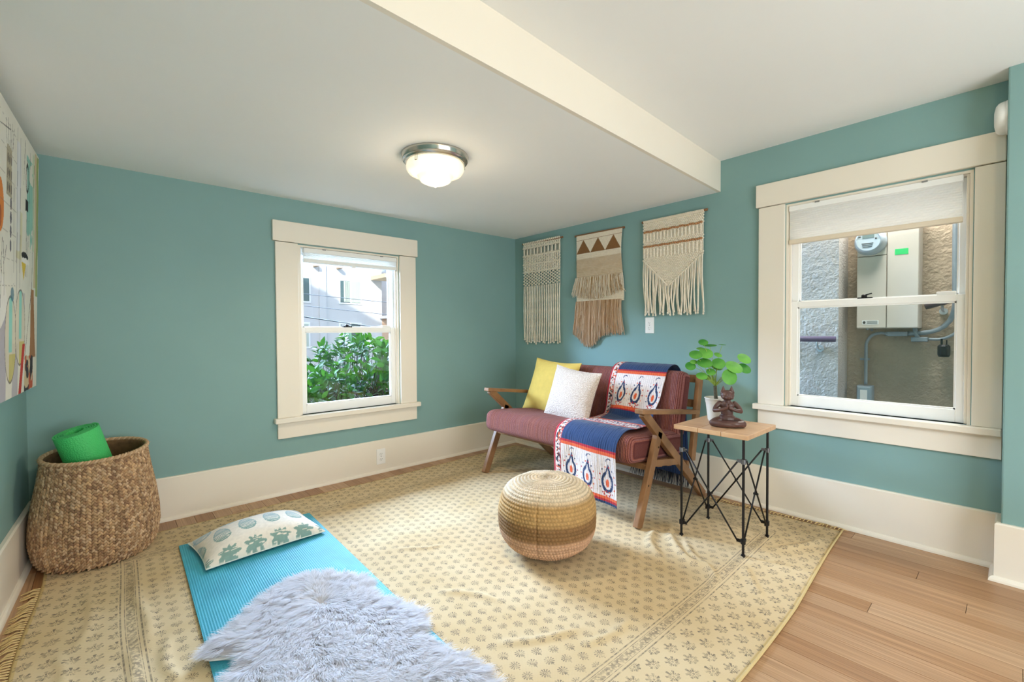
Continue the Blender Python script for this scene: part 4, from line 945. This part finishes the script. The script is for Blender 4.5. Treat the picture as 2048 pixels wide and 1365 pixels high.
for xx in (2.42, 2.53, 2.64): sbar('seat_slat', (xx, YL0, .322 - (xx - 2.3) * .15), (xx, YL1, .322 - (xx - 2.3) * .15), .05, .014, (1, 0, -.15), bevel=.002)
for k, zz_ in enumerate((.78, .62, .46)):
    xx = 2.805 + (zz_ - .262) / .55 * .113; sbar('back_slat', (xx, YL0, zz_), (xx, YL1, zz_), .05, .018, (.2, 0, 1), bevel=.002)

def rbox(h, r, n):
    """rounded box: half sizes h, radius r, faces of a subdivided cube (n = points per half-axis in each direction)"""
    ax = [np.unique(np.r_[np.linspace(-1, 1, k)]) for k in n]; V = []; F = []; o = 0
    for d in range(3):
        a, b_ = [i for i in range(3) if i != d]
        for s in (-1, 1):
            A, B = np.meshgrid(ax[a], ax[b_]); p = np.zeros((A.size, 3)); p[:, a] = A.ravel() * h[a]; p[:, b_] = B.ravel() * h[b_]; p[:, d] = s * h[d]
            q = gridf(len(ax[a]), len(ax[b_])); flip = (s > 0) == (d == 1)
            F.append((q[:, ::-1] if flip else q) + o); V.append(p); o += len(p)
    p = np.vstack(V); F = np.vstack(F); c = np.clip(p, -(np.array(h) - r), np.array(h) - r); d = p - c; L = np.linalg.norm(d, axis=1)[:, None]; p = c + np.where(L > 1e-9, d / np.maximum(L, 1e-9) * r, 0)
    key = np.round(p, 5); uq, inv = np.unique(key, axis=0, return_inverse=True); inv = inv.ravel(); out = np.zeros((len(uq), 3)); out[inv] = p
    F = inv[F]; F = [tuple(dict.fromkeys(q)) for q in F.tolist()]; return out, [q for q in F if len(q) > 2]
# seat cushion
LY = 1.305; v, f = rbox((.305, LY / 2, .078), .045, (40, 90, 14)); bul = (1 - (v[:, 0] / .305) ** 4) * (1 - (v[:, 1] / (LY / 2)) ** 6)
v[:, 2] += .012 * bul * np.sign(v[:, 2]) + .004 * vnoise(v[:, :2], 6, 3) * (v[:, 2] > 0); v[:, 0] -= .014 * (1 - (v[:, 2] / .09) ** 2) * (v[:, 0] < -.25); v[:, 2] -= .0
sc = mk('seat_cushion', v, f, m_tweed, sofa, smooth=True); sc.location = Vector((2.475, 2.078, .398)) - Vector(SO); sc.rotation_euler = (0, R(5), 0)
# back cushion
v, f = rbox((.062, LY / 2, .215), .042, (12, 90, 34)); bul = (1 - (v[:, 2] / .215) ** 4) * (1 - (v[:, 1] / (LY / 2)) ** 6); v[:, 0] += .014 * bul * np.sign(v[:, 0])
for ty in (-.33, .0, .33): v[:, 0] += .016 * np.exp(-(((v[:, 1] - ty) / .05) ** 2 + (v[:, 2] / .05) ** 2)) * (v[:, 0] < 0)
bc = mk('back_cushion', v, f, m_tweed, sofa, smooth=True); bc.location = Vector((2.778, 2.078, .622)) - Vector(SO); bc.rotation_euler = (0, R(13.5), 0)
for ty in (-.33, .0, .33):
    g = G(); g.ell((-.064, ty, 0), (.006, .012, .012), 12, 6); g.build('tuft_button', m_tweed, bc, smooth=True)
for nm, cu, hx, hz, zz_ in (('seat_piping', sc, .305, .078, -.07),):
    g = G(); a = np.linspace(-1, 1, 60); g.tube(np.c_[np.full(60, -hx - .004), a * (LY / 2 - .03), np.full(60, -.045)], .004, 6); g.build(nm, m_tweed, cu, smooth=True)

# ================================================================== THROW PILLOWS ON THE SOFA
m_yel = mat('mustard_linen', (206, 176, 88), .9, var=.06, vscale=20, bmp=.5, bscale=420, bdist=.0015)
pillow('throw_pillow', .50, .44, .15, m_yel, frame((2.628, 2.468, .660), (-.05, -1, -.045), (.36, -.05, 1)), 'plain mustard yellow throw pillow leaning in the sofa corner', 'pillow', None, None, 5, 60, .09, 'throw pillows on the loveseat')
m_bou, nt, b = newmat('white_boucle'); vo = nt.nodes.new('ShaderNodeTexVoronoi'); vo.inputs['Scale'].default_value = 130; tc = nt.nodes.new('ShaderNodeTexCoord'); nt.links.new(tc.outputs['Object'], vo.inputs['Vector'])
setcol(nt, b, ramp(nt, vo.outputs['Distance'], [(.0, lin((238, 228, 218))), (.6, lin((206, 188, 174)))])); b.inputs['Roughness'].default_value = .95; bump(nt, b, (1 - X(vo.outputs['Distance'])), 1.0, .006)
pillow('throw_pillow', .46, .39, .15, m_bou, frame((2.478, 2.128, .642), (-.12, -1, -.08), (.30, -.06, 1)), 'nubby off-white boucle throw pillow in front of the yellow one', 'pillow', None, None, 8, 60, .08, 'throw pillows on the loveseat')

# ================================================================== KANTHA THROW over the sofa
path = [(2.985, .090), (2.978, .35), (2.972, .60), (2.945, .79), (2.895, .856), (2.830, .864), (2.765, .836), (2.722, .76), (2.690, .66), (2.658, .56), (2.630, .512), (2.585, .503), (2.51, .502), (2.40, .508), (2.30, .518), (2.215, .522), (2.150, .488), (2.128, .43), (2.132, .36), (2.146, .25), (2.156, .13)]
NSL, NW = 640, 150; cp = spline([(a, 0, b_) for a, b_ in path], NSL); sl = np.r_[0, np.cumsum(np.linalg.norm(np.diff(cp, axis=0), axis=1))]; Ltot = sl[-1]
tg = np.gradient(cp, axis=0); tg /= np.linalg.norm(tg, axis=1)[:, None]; nm_ = np.c_[tg[:, 2], np.zeros(NSL), -tg[:, 0]]; nm_ = -nm_   # outward (up / front)
if nm_[300][2] < 0: nm_ = -nm_
wv = np.linspace(0, 1, NW); S, W = np.meshgrid(sl, wv, indexing='ij')
yl = np.interp(sl, [0, .75, 1.0, 1.30, 1.6, Ltot], [1.96, 1.965, 1.968, 1.955, 1.945, 1.985]); yr = np.interp(sl, [0, .75, 1.0, 1.30, 1.6, Ltot], [1.50, 1.535, 1.535, 1.56, 1.49, 1.512])
skew = .045 * (W) * np.clip((S - 1.65) / .4, 0, 1)                                      # the hanging corner reaches lower on one side
Sx = np.clip(S + skew, 0, None)
Yc = yl[:, None] * (1 - W) + yr[:, None] * W
fold = np.zeros_like(S); back = np.exp(-((S - 1.22) / .10) ** 2); fold += back * (.018 * np.sin(W * 9 + S * 14) + .016)
rip = .0016 * np.sin(Yc * 420 + .8 * np.sin(S * 16)) + .0018 * vnoise(np.c_[Yc.ravel() * 12, S.ravel() * 2.2], 6, 4).reshape(S.shape)
hang = np.clip((S - 1.75) / .2, 0, 1); fold += hang * .008 * np.sin(W * 11 + 1) + .004 * np.clip((.75 - S) / .3, 0, 1) * np.sin(W * 14)
off = .004 + np.abs(rip) + fold
P = cp[:, None, :] + nm_[:, None, :] * off[..., None]; P[..., 1] = Yc; P[..., 2] -= skew
# ---- print
D = Ltot - S                                                   # distance from the front hem
wd = .45; Wm = W * wd
navy, red, orange, white, blk, teal_ = [np.array(lin(c)) for c in ((38, 62, 104), (176, 38, 54), (222, 98, 58), (226, 216, 214), (44, 44, 60), (50, 96, 116))]
C_ = np.broadcast_to(navy, S.shape + (3,)).copy()
def put(mk_, c, a=1.): C_[:] = np.where(mk_[..., None], C_ * (1 - a) + c * a, C_)
bands = [(.045, .275, True), (.56, .70, False), (.930, 1.165, True)]
def motif(uu_, vv_):      # paisley in a cell, uu across (-.5..5), vv up (-.5...5)
    c = np.hypot(uu_ * 1.05, (vv_ + .10) * 1.15); tail = np.abs(uu_ - .16 * (vv_ + .05)) < .20 * np.clip((.30 - vv_) / .35, 0, 1); body = (c < .26) | (tail & (vv_ > -.05) & (vv_ < .28))
    c2 = np.hypot(uu_ * 1.05, (vv_ + .10) * 1.15); inner = (c2 < .17) | ((np.abs(uu_ - .13 * vv_) < .12 * np.clip((.18 - vv_) / .25, 0, 1)) & (vv_ > -.05) & (vv_ < .17)); core = np.hypot(uu_ * 1.2, vv_ + .12) < .085
    return body & ~inner, core
for d0, d1, pais in bands:
    ins = (D > d0) & (D < d1)
    put((D > d0 - .030) & (D < d1 + .030), red); put((D > d0 - .018) & (D < d0), orange); put((D < d1 + .018) & (D > d1), orange); put(ins, white)
    if pais:
        cu = (Wm - .06) / .132; ku = np.floor(cu); uu_ = cu - ku - .5; vv_ = (D - d0) / (d1 - d0) - .48
        line_, core = motif(uu_ * .86, vv_ * .86); ok = ins & (Wm > .055)
        put(ok & line_, navy * .9); put(ok & core, orange)
        for q in range(14):      # flourishes: little dashes around each teardrop
            a = q * .449; cu_, cv_ = .40 * math.cos(a) * .95, -.10 + .36 * math.sin(a); put(ok & (np.hypot((uu_ - cu_), (vv_ - cv_) * 1.6) < .034), red if q % 3 == 0 else (orange if q % 3 == 1 else navy))
        for q in range(6):
            a = 1.0 + q * .36; put(ok & (np.hypot(uu_ - .10 - .14 * math.cos(a), (vv_ - .36 - .10 * math.sin(a)) * 1.6) < .026), navy)
        for q in range(7): put(ok & (np.hypot(uu_ + .02 - .16 * math.cos(q * .9), (vv_ + .40 - .06 * math.sin(q * .9)) * 1.7) < .040), orange if q % 2 else red)
    else:
        fl = vnoise(np.c_[Wm.ravel(), D.ravel()], 85, 14).reshape(S.shape); fl2 = vnoise(np.c_[Wm.ravel(), D.ravel()], 95, 15).reshape(S.shape); put(ins & (fl > .30), red); put(ins & (fl2 > .36), navy)
# flower border down the left edge
bd = Wm < .055; put(bd, white); put(Wm < .014, red); fl = vnoise(np.c_[Wm.ravel(), D.ravel()], 95, 21).reshape(S.shape); fl2 = vnoise(np.c_[Wm.ravel(), D.ravel()], 120, 22).reshape(S.shape)
put(bd & (Wm > .016) & (fl > .22), blk); put(bd & (Wm > .016) & (fl2 > .38), orange); put((Wm > .049) & (Wm < .057), red, .8)
C_ *= (1 + .10 * vnoise(np.c_[Yc.ravel() * 3, S.ravel() * 3], 90, 30).reshape(S.shape) - .22 * (np.sin(Yc * 420 + .8 * np.sin(S * 16)) < -.72))[..., None]
th_ = empty('kantha_throw', (2.56, 1.74, .5)); tag(th_, 'quilted navy and white throw with red paisley bands draped over the loveseat', 'blanket')
o = mk('quilted_cloth', P.reshape(-1, 3) - (2.56, 1.74, .5), gridf(NW, NSL), attr_mat('kantha_cotton', .9, .3, 500, .001, sheen=.2), th_, smooth=True, col=C_.reshape(-1, 3))
so = o.modifiers.new('thick', 'SOLIDIFY'); so.thickness = .0025; so.offset = 0
g = G()
for w in np.linspace(0, 1, 90):
    p = np.array((2.985 + .004 * math.sin(w * 40), yl[0] * (1 - w) + yr[0] * w, .092)); q = rng.normal(0, .006, 2); g.tube([p - (2.56, 1.74, .5), p + (q[0] * .5, q[1], -.04) - np.array((2.56, 1.74, .5)), p + (-.012 + q[0], q[1] * 1.6, -.078) - np.array((2.56, 1.74, .5))], [.0028, .0022, .001], 4, cap=False)
stuff(g.build('fringe', mat('navy_fringe', (48, 52, 66), .9), th_, smooth=True))
g = G(); zz_ = np.linspace(0, 1, 60); 
for i in range(90):
    w = i / 89; k = int(round(w * (NW - 1))); p = P[-1, k]; g.tube([p - (2.56, 1.74, .5), p + (rng.normal(0, .002), rng.normal(0, .002), -.007) - np.array((2.56, 1.74, .5))], [.001, .0005], 3, cap=False)
stuff(g.build('hem_threads', mat('navy_thread', (52, 74, 112), .9), th_))

# ================================================================== SIDE TABLE
m_iron = mat('wrought_iron', (44, 42, 42), .42, metal=.7, var=.15, vscale=30); m_collar = mat('collar_steel', (120, 122, 126), .35, metal=.8)
TB = np.array((2.44, 1.03, 0)); tb = empty('side_table', tuple(TB)); tag(tb, 'small square table with pale wood top and black iron X-braced legs', 'side table')
m_top = wood_mat('pale_mango_wood', (176, 128, 92), (220, 182, 142), (40, 5, 30)); hw = .188; ZT = .600
bw = [(-hw, -.062), (-.0605, .055), (.0565, hw)]
for a, b_ in bw:
    g = G(); g.box((-hw, a, ZT - .024), (hw, b_, ZT)); g.build('board', m_top, tb, bevel=.003)
hf = .158; LEG = [(-hf, -hf), (hf, -hf), (hf, hf), (-hf, hf)]
for x_, y_ in LEG:
    g = G(); g.tube([(x_, y_, .010), (x_, y_, ZT - .024)], .0062, 10); g.tube([(x_, y_, .0062), (x_, y_, .011)], .0105, 10); g.bar((x_, y_, .010), (x_ - .014, y_ - .010, .009), .012, .005, (0, 0, 1)); lg = g.build('leg', m_iron, tb)
    for zc_ in (.075, .465):
        g = G(); g.tube([(x_, y_, zc_ - .011), (x_, y_, zc_ + .011)], .0115, 12)
        for dx, dy in ((-np.sign(x_), 0), (0, -np.sign(y_))): g.bar((x_, y_, zc_), (x_ + dx * .03, y_ + dy * .03, zc_), .014, .007, (0, 0, 1))
        g.build('collar', m_iron if zc_ < .2 else m_collar, lg)
for i in range(4):
    a = np.array((*LEG[i], 0.)); b_ = np.array((*LEG[(i + 1) % 4], 0.)); d = (b_ - a) / np.linalg.norm(b_ - a); n_ = np.cross(d, (0, 0, 1)) * .005
    for s_, (p, q) in zip((1, -1), ((a, b_), (b_, a))):
        dd_ = (q - p) / np.linalg.norm(q - p); g = G(); g.tube([p + dd_ * .026 + n_ * s_ + (0, 0, .465), q - dd_ * .026 + n_ * s_ + (0, 0, .075)], .0042, 8); g.build('cross_brace', m_iron, tb, smooth=True)
    c = (a + b_) / 2 + (0, 0, .27); g = G(); g.tube([c - n_ * 2.2, c + n_ * 2.2], .006, 10); g.build('brace_pin', m_iron, tb)

# ================================================================== POTTED PILEA
pt_ = empty('potted_plant', (2.507, 1.100, ZT)); tag(pt_, 'pilea plant with round green leaves in a ribbed white pot on the side table', 'plant')
pr = [(0, .0), (.043, .0), (.045, .004)]
for k in range(13):
    z_ = .01 + k * .0072; r_ = .0455 + .0135 * z_ / .12; pr += [(r_, z_), (r_ + .0012, z_ + .0036)]
pr += [(.0595, .108), (.0605, .122), (.0645, .126), (.0645, .130), (.0605, .131), (.058, .124), (.056, .10)]
g = G(); g.lathe(pr, 44); g.build('pot', mat('white_tin_pot', (222, 218, 210), .45), pt_, smooth=True)
g = G(); g.lathe([(.057, .104), (.03, .110), (0, .112)], 24); g.build('soil', mat('potting_soil', (58, 44, 34), .95, bmp=.8, bscale=120), pt_)
m_stem = mat('pilea_trunk', (88, 84, 70), .8, var=.3, vscale=90); m_pet = mat('pilea_petiole', (150, 172, 70), .5); m_pil = leaf_mat('pilea_leaf', (58, 138, 52), (124, 196, 84))
Rv = np.array((.744, -.668, 0)); Bv = np.array((-.668, -.744, 0))                # to the right of / towards someone facing the wall corner
g = G(); g.tube(spline([(.004, .0, .105), (.002, .004, .15), (-.004, .006, .20)], 10), [.0062] * 10, 8); g.tube(spline([(-.010, .006, .105), (-.010, .008, .15), (-.010, .010, .195)], 10), [.0055] * 10, 8); g.build('trunk', m_stem, pt_, smooth=True)
crown = np.array((-.006, .008, .198)); lrng = np.random.default_rng(5)
leafs = [(335, 123, 54, 38, .0), (470, 165, 74, 14, -.04), (655, 162, 42, 6, -.05), (325, 213, 44, 16, -.03), (360, 275, 80, 62, .01), (212, 290, 72, 52, .02), (575, 303, 46, 30, -.03), (905, 350, 80, 62, .0), (325, 400, 84, 56, .03), (150, 450, 58, 50, .01), (515, 410, 74, 62, .03), (705, 455, 98, 72, .05), (870, 480, 76, 60, .03), (420, 530, 52, 42, .02), (285, 580, 62, 42, .03), (620, 590, 94, 92, .07), (205, 395, 42, 26, .0), (560, 470, 66, 40, -.03), (440, 620, 44, 30, -.05)]
def disc_leaf(rx, ry):
    n, k = 18, 4; V = [(0, 0, 0)]; F = []
    for j in range(1, k + 1):
        for i in range(n):
            a = 2 * math.pi * i / n; r_ = j / k; V.append((math.cos(a) * r_ * rx, math.sin(a) * r_ * ry, -.10 * rx * r_ ** 2.2 + .010 * rx * math.cos(a * 5) * r_))
    F += [(0, 1 + i, 1 + (i + 1) % n) for i in range(n)]
    for j in range(k - 1):
        for i in range(n): F.append((1 + j * n + i, 1 + (j + 1) * n + i, 1 + (j + 1) * n + (i + 1) % n, 1 + j * n + (i + 1) % n))
    return np.array(V), F
gp = G()
for zx, zy, rx, ry, fw in leafs:
    c = Rv * (zx - 525) * .00040 + Bv * fw + np.array((0, 0, .131 + (890 - zy) * .00040)); r_ = max(rx, ry) * .00041 * 1.18
    flat_ = min(ry / rx, 1.0); nz_ = np.array((0, 0, 1.)) * math.sqrt(max(0, 1 - flat_ ** 2)) + Bv * flat_ * .9 + Rv * .25 * np.sign(zx - 525) * (.3 + .7 * flat_) * .6; nz_ /= np.linalg.norm(nz_)
    xd = Rv - nz_ * (Rv @ nz_); xd /= np.linalg.norm(xd); yd = np.cross(nz_, xd); V, F = disc_leaf(r_, r_ * .94); M3 = np.stack([xd, yd, nz_], 1)
    o = mk('leaf', V @ M3.T, F, m_pil, pt_, smooth=True); o.location = Vector(c)
    att = c - nz_ * .002; mid = crown * .45 + att * .55 + np.array((0, 0, .012)) + lrng.normal(0, .004, 3); pet = spline([crown + lrng.normal(0, .003, 3), mid, att], 10); gp.tube(pet, np.linspace(.0018, .0011, 10), 6)
for k in range(6):
    a = k * 1.05; gp.tube([crown + (0, 0, -.004), crown + np.array((math.cos(a) * .018, math.sin(a) * .018, .022))], [.0022, .0012], 5)
gp.build('petioles', m_pet, pt_, smooth=True)

# ================================================================== MEDITATING CAT FIGURINE
g = G()
def limb(pts, rads, n=10): 
    q = spline(pts, 14); g.tube(q, np.interp(np.linspace(0, 1, 14), np.linspace(0, 1, len(rads)), rads), n); g.ell(q[0], (rads[0],) * 3, 10, 8); g.ell(q[-1], (rads[-1],) * 3, 10, 8)
g.ell((0, .014, .036), (.044, .034, .032), 16, 12); g.ell((0, .012, .078), (.031, .025, .046), 16, 12); g.ell((0, .008, .108), (.037, .026, .028), 16, 12); g.ell((0, .002, .132), (.018, .017, .018), 12, 8)
for s_ in (-1, 1):
    limb([(s_ * .022, .012, .028), (s_ * .050, .000, .025), (s_ * .070, -.020, .0195)], [.024, .022, .0185]); limb([(s_ * .070, -.020, .019), (s_ * .030, -.044, .0175 + (.004 if s_ > 0 else 0)), (-s_ * .026, -.048 + (.010 if s_ > 0 else 0), .0155 + (.008 if s_ > 0 else 0))], [.0185, .0165, .0125])
    limb([(s_ * .035, .008, .118), (s_ * .054, -.002, .100), (s_ * .061, -.016, .084)], [.0145, .0125, .0115]); limb([(s_ * .061, -.016, .084), (s_ * .036, -.036, .090), (s_ * .008, -.043, .103)], [.0115, .0095, .0075])
    g.ell((s_ * .0055, -.044, .113), (.0052, .0085, .019), 10, 8); g.ell((s_ * .015, -.017, .153), (.0145, .015, .0115), 10, 8)
    er, ef_ = lathe([(0, .036), (.0045, .027), (.0125, .008), (.0155, -.004), (0, -.004)], 10); er = er * (1, .5, 1); g.add(er + (s_ * .0195, .0, .178), ef_)
    g.ell((s_ * .0115, -.0285, .1655), (.0062, .004, .0035), 8, 6)
g.ell((0, -.003, .163), (.0335, .030, .0275), 16, 12); g.ell((0, -.030, .1535), (.0135, .013, .0095), 12, 8); g.ell((0, -.027, .164), (.006, .010, .012), 8, 6); g.ell((0, -.0415, .1575), (.0045, .004, .0032), 8, 6)
st_ = g.build('cat_figurine', mat('bronze_resin', (86, 58, 52), .38, var=.2, vscale=40, spec=.5), None, smooth=True)
md = st_.modifiers.new('remesh', 'REMESH'); md.mode = 'VOXEL'; md.voxel_size = .0019; md.use_smooth_shade = True; sm = st_.modifiers.new('smooth', 'SMOOTH'); sm.factor = .5; sm.iterations = 3
st_.location = (2.402, 1.000, ZT + .0005); st_.rotation_euler = (0, 0, math.atan2(1.0, 2.402) - math.pi / 2 + R(6)); tag(st_, 'dark brown figurine of a cat sitting cross-legged with praying paws', 'figurine')

# ================================================================== WALL HANGINGS
m_cot = mat('cream_cotton_cord', (236, 226, 208), .9, bmp=.6, bscale=330, bdist=.002, var=.05, vscale=30); m_dow = mat('wood_dowel', (136, 100, 70), .6); m_brn = mat('brown_cord', (176, 128, 88), .85, bmp=.6, bscale=300, bdist=.002); m_tan = attr_mat('dyed_wool', .92, .4, 420, .0015)
def hang(name, yl, ztop, label):
    root = empty(name, (XB, yl, ztop)); root.rotation_euler = (0, 0, R(-90)); tag(root, label, 'wall hanging', 'woven wall hangings over the sofa'); return root
# local axes after the turn: x = along the wall to the right, y = into the wall (so -y is into the room), z up
def dowel(root, w, sag=.0):
    g = G(); g.tube([(-.014, -.016, .0), (w + .022, -.016, sag)], .0085, 12); g.build('dowel', m_dow, root, smooth=False)
def cord_proto(L, r_, wig, seed, m=m_cot):
    k = np.linspace(0, 1, 14); q = np.random.default_rng(seed); ph = q.uniform(0, 6.28); amp = wig * q.uniform(.4, 1)
    g = G(); g.tube(np.c_[amp * np.sin(k * 3.4 + ph) * k, -.002 - .004 * np.sin(k * 3.1), -L * k], r_ * (1 + .10 * np.cos(np.arange(14) * 2.1)), 7); g.ell((amp * math.sin(3.4 + ph), -.003, -L - .004), (r_ * 1.35, r_ * 1.3, .009), 8, 5); return g
# --- hanging one: narrow openwork macrame with straight cords
h1 = hang('macrame_hanging', 3.195, 1.945, 'narrow cream macrame hanging with openwork knots and long straight cords by the room corner'); w1 = .480; n1_ = 21; dowel(h1, w1, -.008); g = G(); sp_ = w1 / n1_
for i in range(n1_):
    xx = (i + .5) * sp_
    g.tube(spline([(xx - .005, -.010, -.018), (xx - .004, -.029, .004), (xx + .004, -.029, .004), (xx + .005, -.014, -.018)], 8), .0045, 6)
    g.tube([(xx, -.018, -.015), (xx + .001, -.018, -.415)], .0034, 5)
    j = 0; zz_ = -.024
    while zz_ > -.413:
        slot = -.118 < zz_ < -.056; net = zz_ < -.285
        if slot:
            if i % 2 == 0: g.tube([(xx, -.020, -.056), (xx, -.020, -.118)], .0085, 6); 
            zz_ = -.118; continue
        if not (net and (i + j) % 2 == 0): g.ell((xx + rng.normal(0, .0008), -.021 - .003 * ((i + j) % 2), zz_), (.0112, .0066, .0078), 7, 5)
        zz_ -= .0135; j += 1
for zz_ in (-.048, -.124, -.205, -.278): g.tube(np.c_[np.linspace(0, w1, 40), np.full(40, -.026) - .002 * np.cos(np.arange(40) * 2.6), np.full(40, zz_)], .0055, 6)
stuff(g.build('knotted_panel', m_cot, h1, smooth=True)); protos = []
for i in range(n1_):
    if i < 5:
        o = cord_proto(.515 + .012 * (i % 3), .0062, .004, i).build('cord', m_cot, h1, smooth=True); protos.append(o.data)
    else: o = bpy.data.objects.new('cord', protos[i % 5]); COL.objects.link(o); o.parent = h1
    o.location = ((i + .5) * sp_, -.019, -.412); o.scale = (1, 1, 1 + rng.normal(0, .012))
# --- hanging two: weaving with brown triangles and two fringes
h2 = hang('woven_hanging', 2.535, 1.918, 'woven cream and tan hanging with brown triangles and two tiers of yarn fringe'); w2 = .462; dowel(h2, w2, -.006)
nu_, nv_ = 150, 190; U_, V_ = np.meshgrid(np.linspace(0, w2, nu_), np.linspace(0, -.575, nv_)); U_ = U_.ravel(); V_ = V_.ravel(); cream, brn, tan_ = [np.array(lin(c)) for c in ((230, 218, 198), (136, 98, 62), (184, 154, 116))]
c = np.tile(cream, (len(U_), 1)); tri = (V_ < -.045) & (V_ > -.160); fu = (U_ / (w2 / 3)) % 1; hgt_ = (V_ + .160) / .115; c[tri & (np.abs(fu - .5) < (1 - hgt_) * .5)] = brn
dia = (V_ < -.205) & (V_ > -.360); a_ = np.abs(((U_ / .115) % 1) - .5) * 2; b__ = np.abs((((V_ + .283) / .155) % 1) - .5) * 2; zig = ((a_ * 6 + np.where((a_ + b__) > 1, 1, -1) * b__ * 6) % 1) < .45; c[dia] = tan_; c[dia & zig] = cream * .98
dep = -.020 - .0022 * (np.sin(U_ * 620 + np.floor(V_ * 180) * 3.14) * .5) * ((V_ < -.045)) - .002 * np.sin(V_ * 500) * (V_ < -.16) - .004 * np.sin(U_ * 8) * (-V_)
c[np.abs(V_ + .045) < .0022] = brn * 1.3; c *= (1 + .06 * vnoise(np.c_[U_, V_], 130, 3))[:, None]; Ux = U_ * (1 - .03 * np.sin(-V_ * 9)) + .006
o = mk('woven_panel', np.c_[Ux, dep, V_], gridf(nu_, nv_), m_tan, h2, smooth=True, col=c); so = o.modifiers.new('thick', 'SOLIDIFY'); so.thickness = .006; so.offset = 0
def fringe(root, nm, n, x0, x1, ztop, zfun, depth, layers, cols, spread, r0):
    g = G(); q = np.random.default_rng(len(nm) + n)
    for L_ in range(layers):
        for i in range(n):
            xx = x0 + (x1 - x0) * (i + q.random()) / n; k = (xx - x0) / (x1 - x0); zb2 = zfun(k) + q.normal(0, .010); fan_ = (k - .5) * spread + q.normal(0, .006); s_ = np.linspace(0, 1, 7)
            g.tube(np.c_[xx + fan_ * s_ ** 1.4 + .003 * np.sin(s_ * 7 + q.uniform(0, 6)), depth - .004 * L_ - .012 * np.sin(s_ * 2.2) + q.normal(0, .0015, 7) * s_, ztop + (zb2 - ztop) * s_], np.linspace(r0, r0 * .7, 7), 4, cap=False, col=np.array(cols[q.integers(0, len(cols))]) * q.uniform(.85, 1.12))
    return stuff(g.build(nm, m_tan, root, smooth=True))
fringe(h2, 'short_fringe', 100, .0, w2, -.362, lambda k: -.515 + .0 * k + (-.03 * math.sin(k * 3.14)) + (.07 * max(0, k - .55)), -.028, 2, [tuple(cream), tuple(tan_ * 1.05), tuple(cream * .94)], .07, .0024)
fringe(h2, 'long_fringe', 110, .004, w2 - .004, -.563, lambda k: -.83 - .115 * math.exp(-((k - .33) / .22) ** 2) - .03 * k * 0, -.022, 3, [lin((184, 150, 114)), lin((204, 174, 144)), lin((166, 130, 96)), lin((214, 190, 166))], .05, .0026)
# --- hanging three: wide V-shaped macrame with brown wrapped bands
h3 = hang('macrame_hanging', 1.880, 1.917, 'wide cream macrame hanging with two brown bands and V-shaped knotted panel above the outlet'); w3 = .462; n3 = 34; sp_ = w3 / n3; dowel(h3, w3, .0); g = G()
def vee(xx): return -.285 - .205 * (1 - abs(xx / w3 - .44) / (.44 if xx / w3 < .44 else .56))
for i in range(n3):
    xx = (i + .5) * sp_; bow = -.006 * math.sin(1.2)
    g.tube(spline([(xx - .004, -.010, -.016), (xx - .003, -.029, .004), (xx + .003, -.029, .004), (xx + .004, -.014, -.016)], 8), .0040, 6); g.tube([(xx, -.019, -.012), (xx, -.021, vee(xx))], .0045, 5); zz_ = -.020; j = 0
    while zz_ > vee(xx):
        slot = (-.150 < zz_ < -.092) or (-.268 < zz_ < -.205)
        if not slot: g.ell((xx + (.5 * sp_ if j % 2 else 0) - .25 * sp_, -.024, zz_), (.0078, .0062, .0066), 7, 5)
        elif i % 2 == 0: g.ell((xx, -.023, zz_), (.0105, .006, .0082), 7, 5)
        zz_ -= .0112; j += 1
for s_ in (0, 1):
    k = np.linspace(0, 1, 30); xa, xb = (0, .44 * w3) if s_ == 0 else (.44 * w3, w3); xs_ = xa + (xb - xa) * k; g.tube(np.c_[xs_, np.full(30, -.027), [vee(q) - .003 for q in xs_]], .006, 6)
stuff(g.build('knotted_panel', m_cot, h3, smooth=True))
for zz_ in (-.082, -.190):
    g = G()
    for k in range(24): g.ell((.006 + (k + .5) * (w3 - .012) / 24, -.030, zz_ + .002 * math.sin(k * 1.7)), (.0115, .0075, .0082), 8, 6, rot=Matrix.Rotation(R(18), 3, 'Y'))
    g.build('brown_band', m_brn, h3, smooth=True)
for i in range(n3 + 4):
    xx = (i + .5) * w3 / (n3 + 4); z0_ = vee(xx) - .002; L = .685 + .012 * math.sin(i * 2.3) + z0_
    o = cord_proto(L, .0049, .014 if i % 3 else .022, 40 + i).build('cord', m_cot, h3, smooth=True); o.location = (xx, -.022 - .004 * (i % 2), z0_)
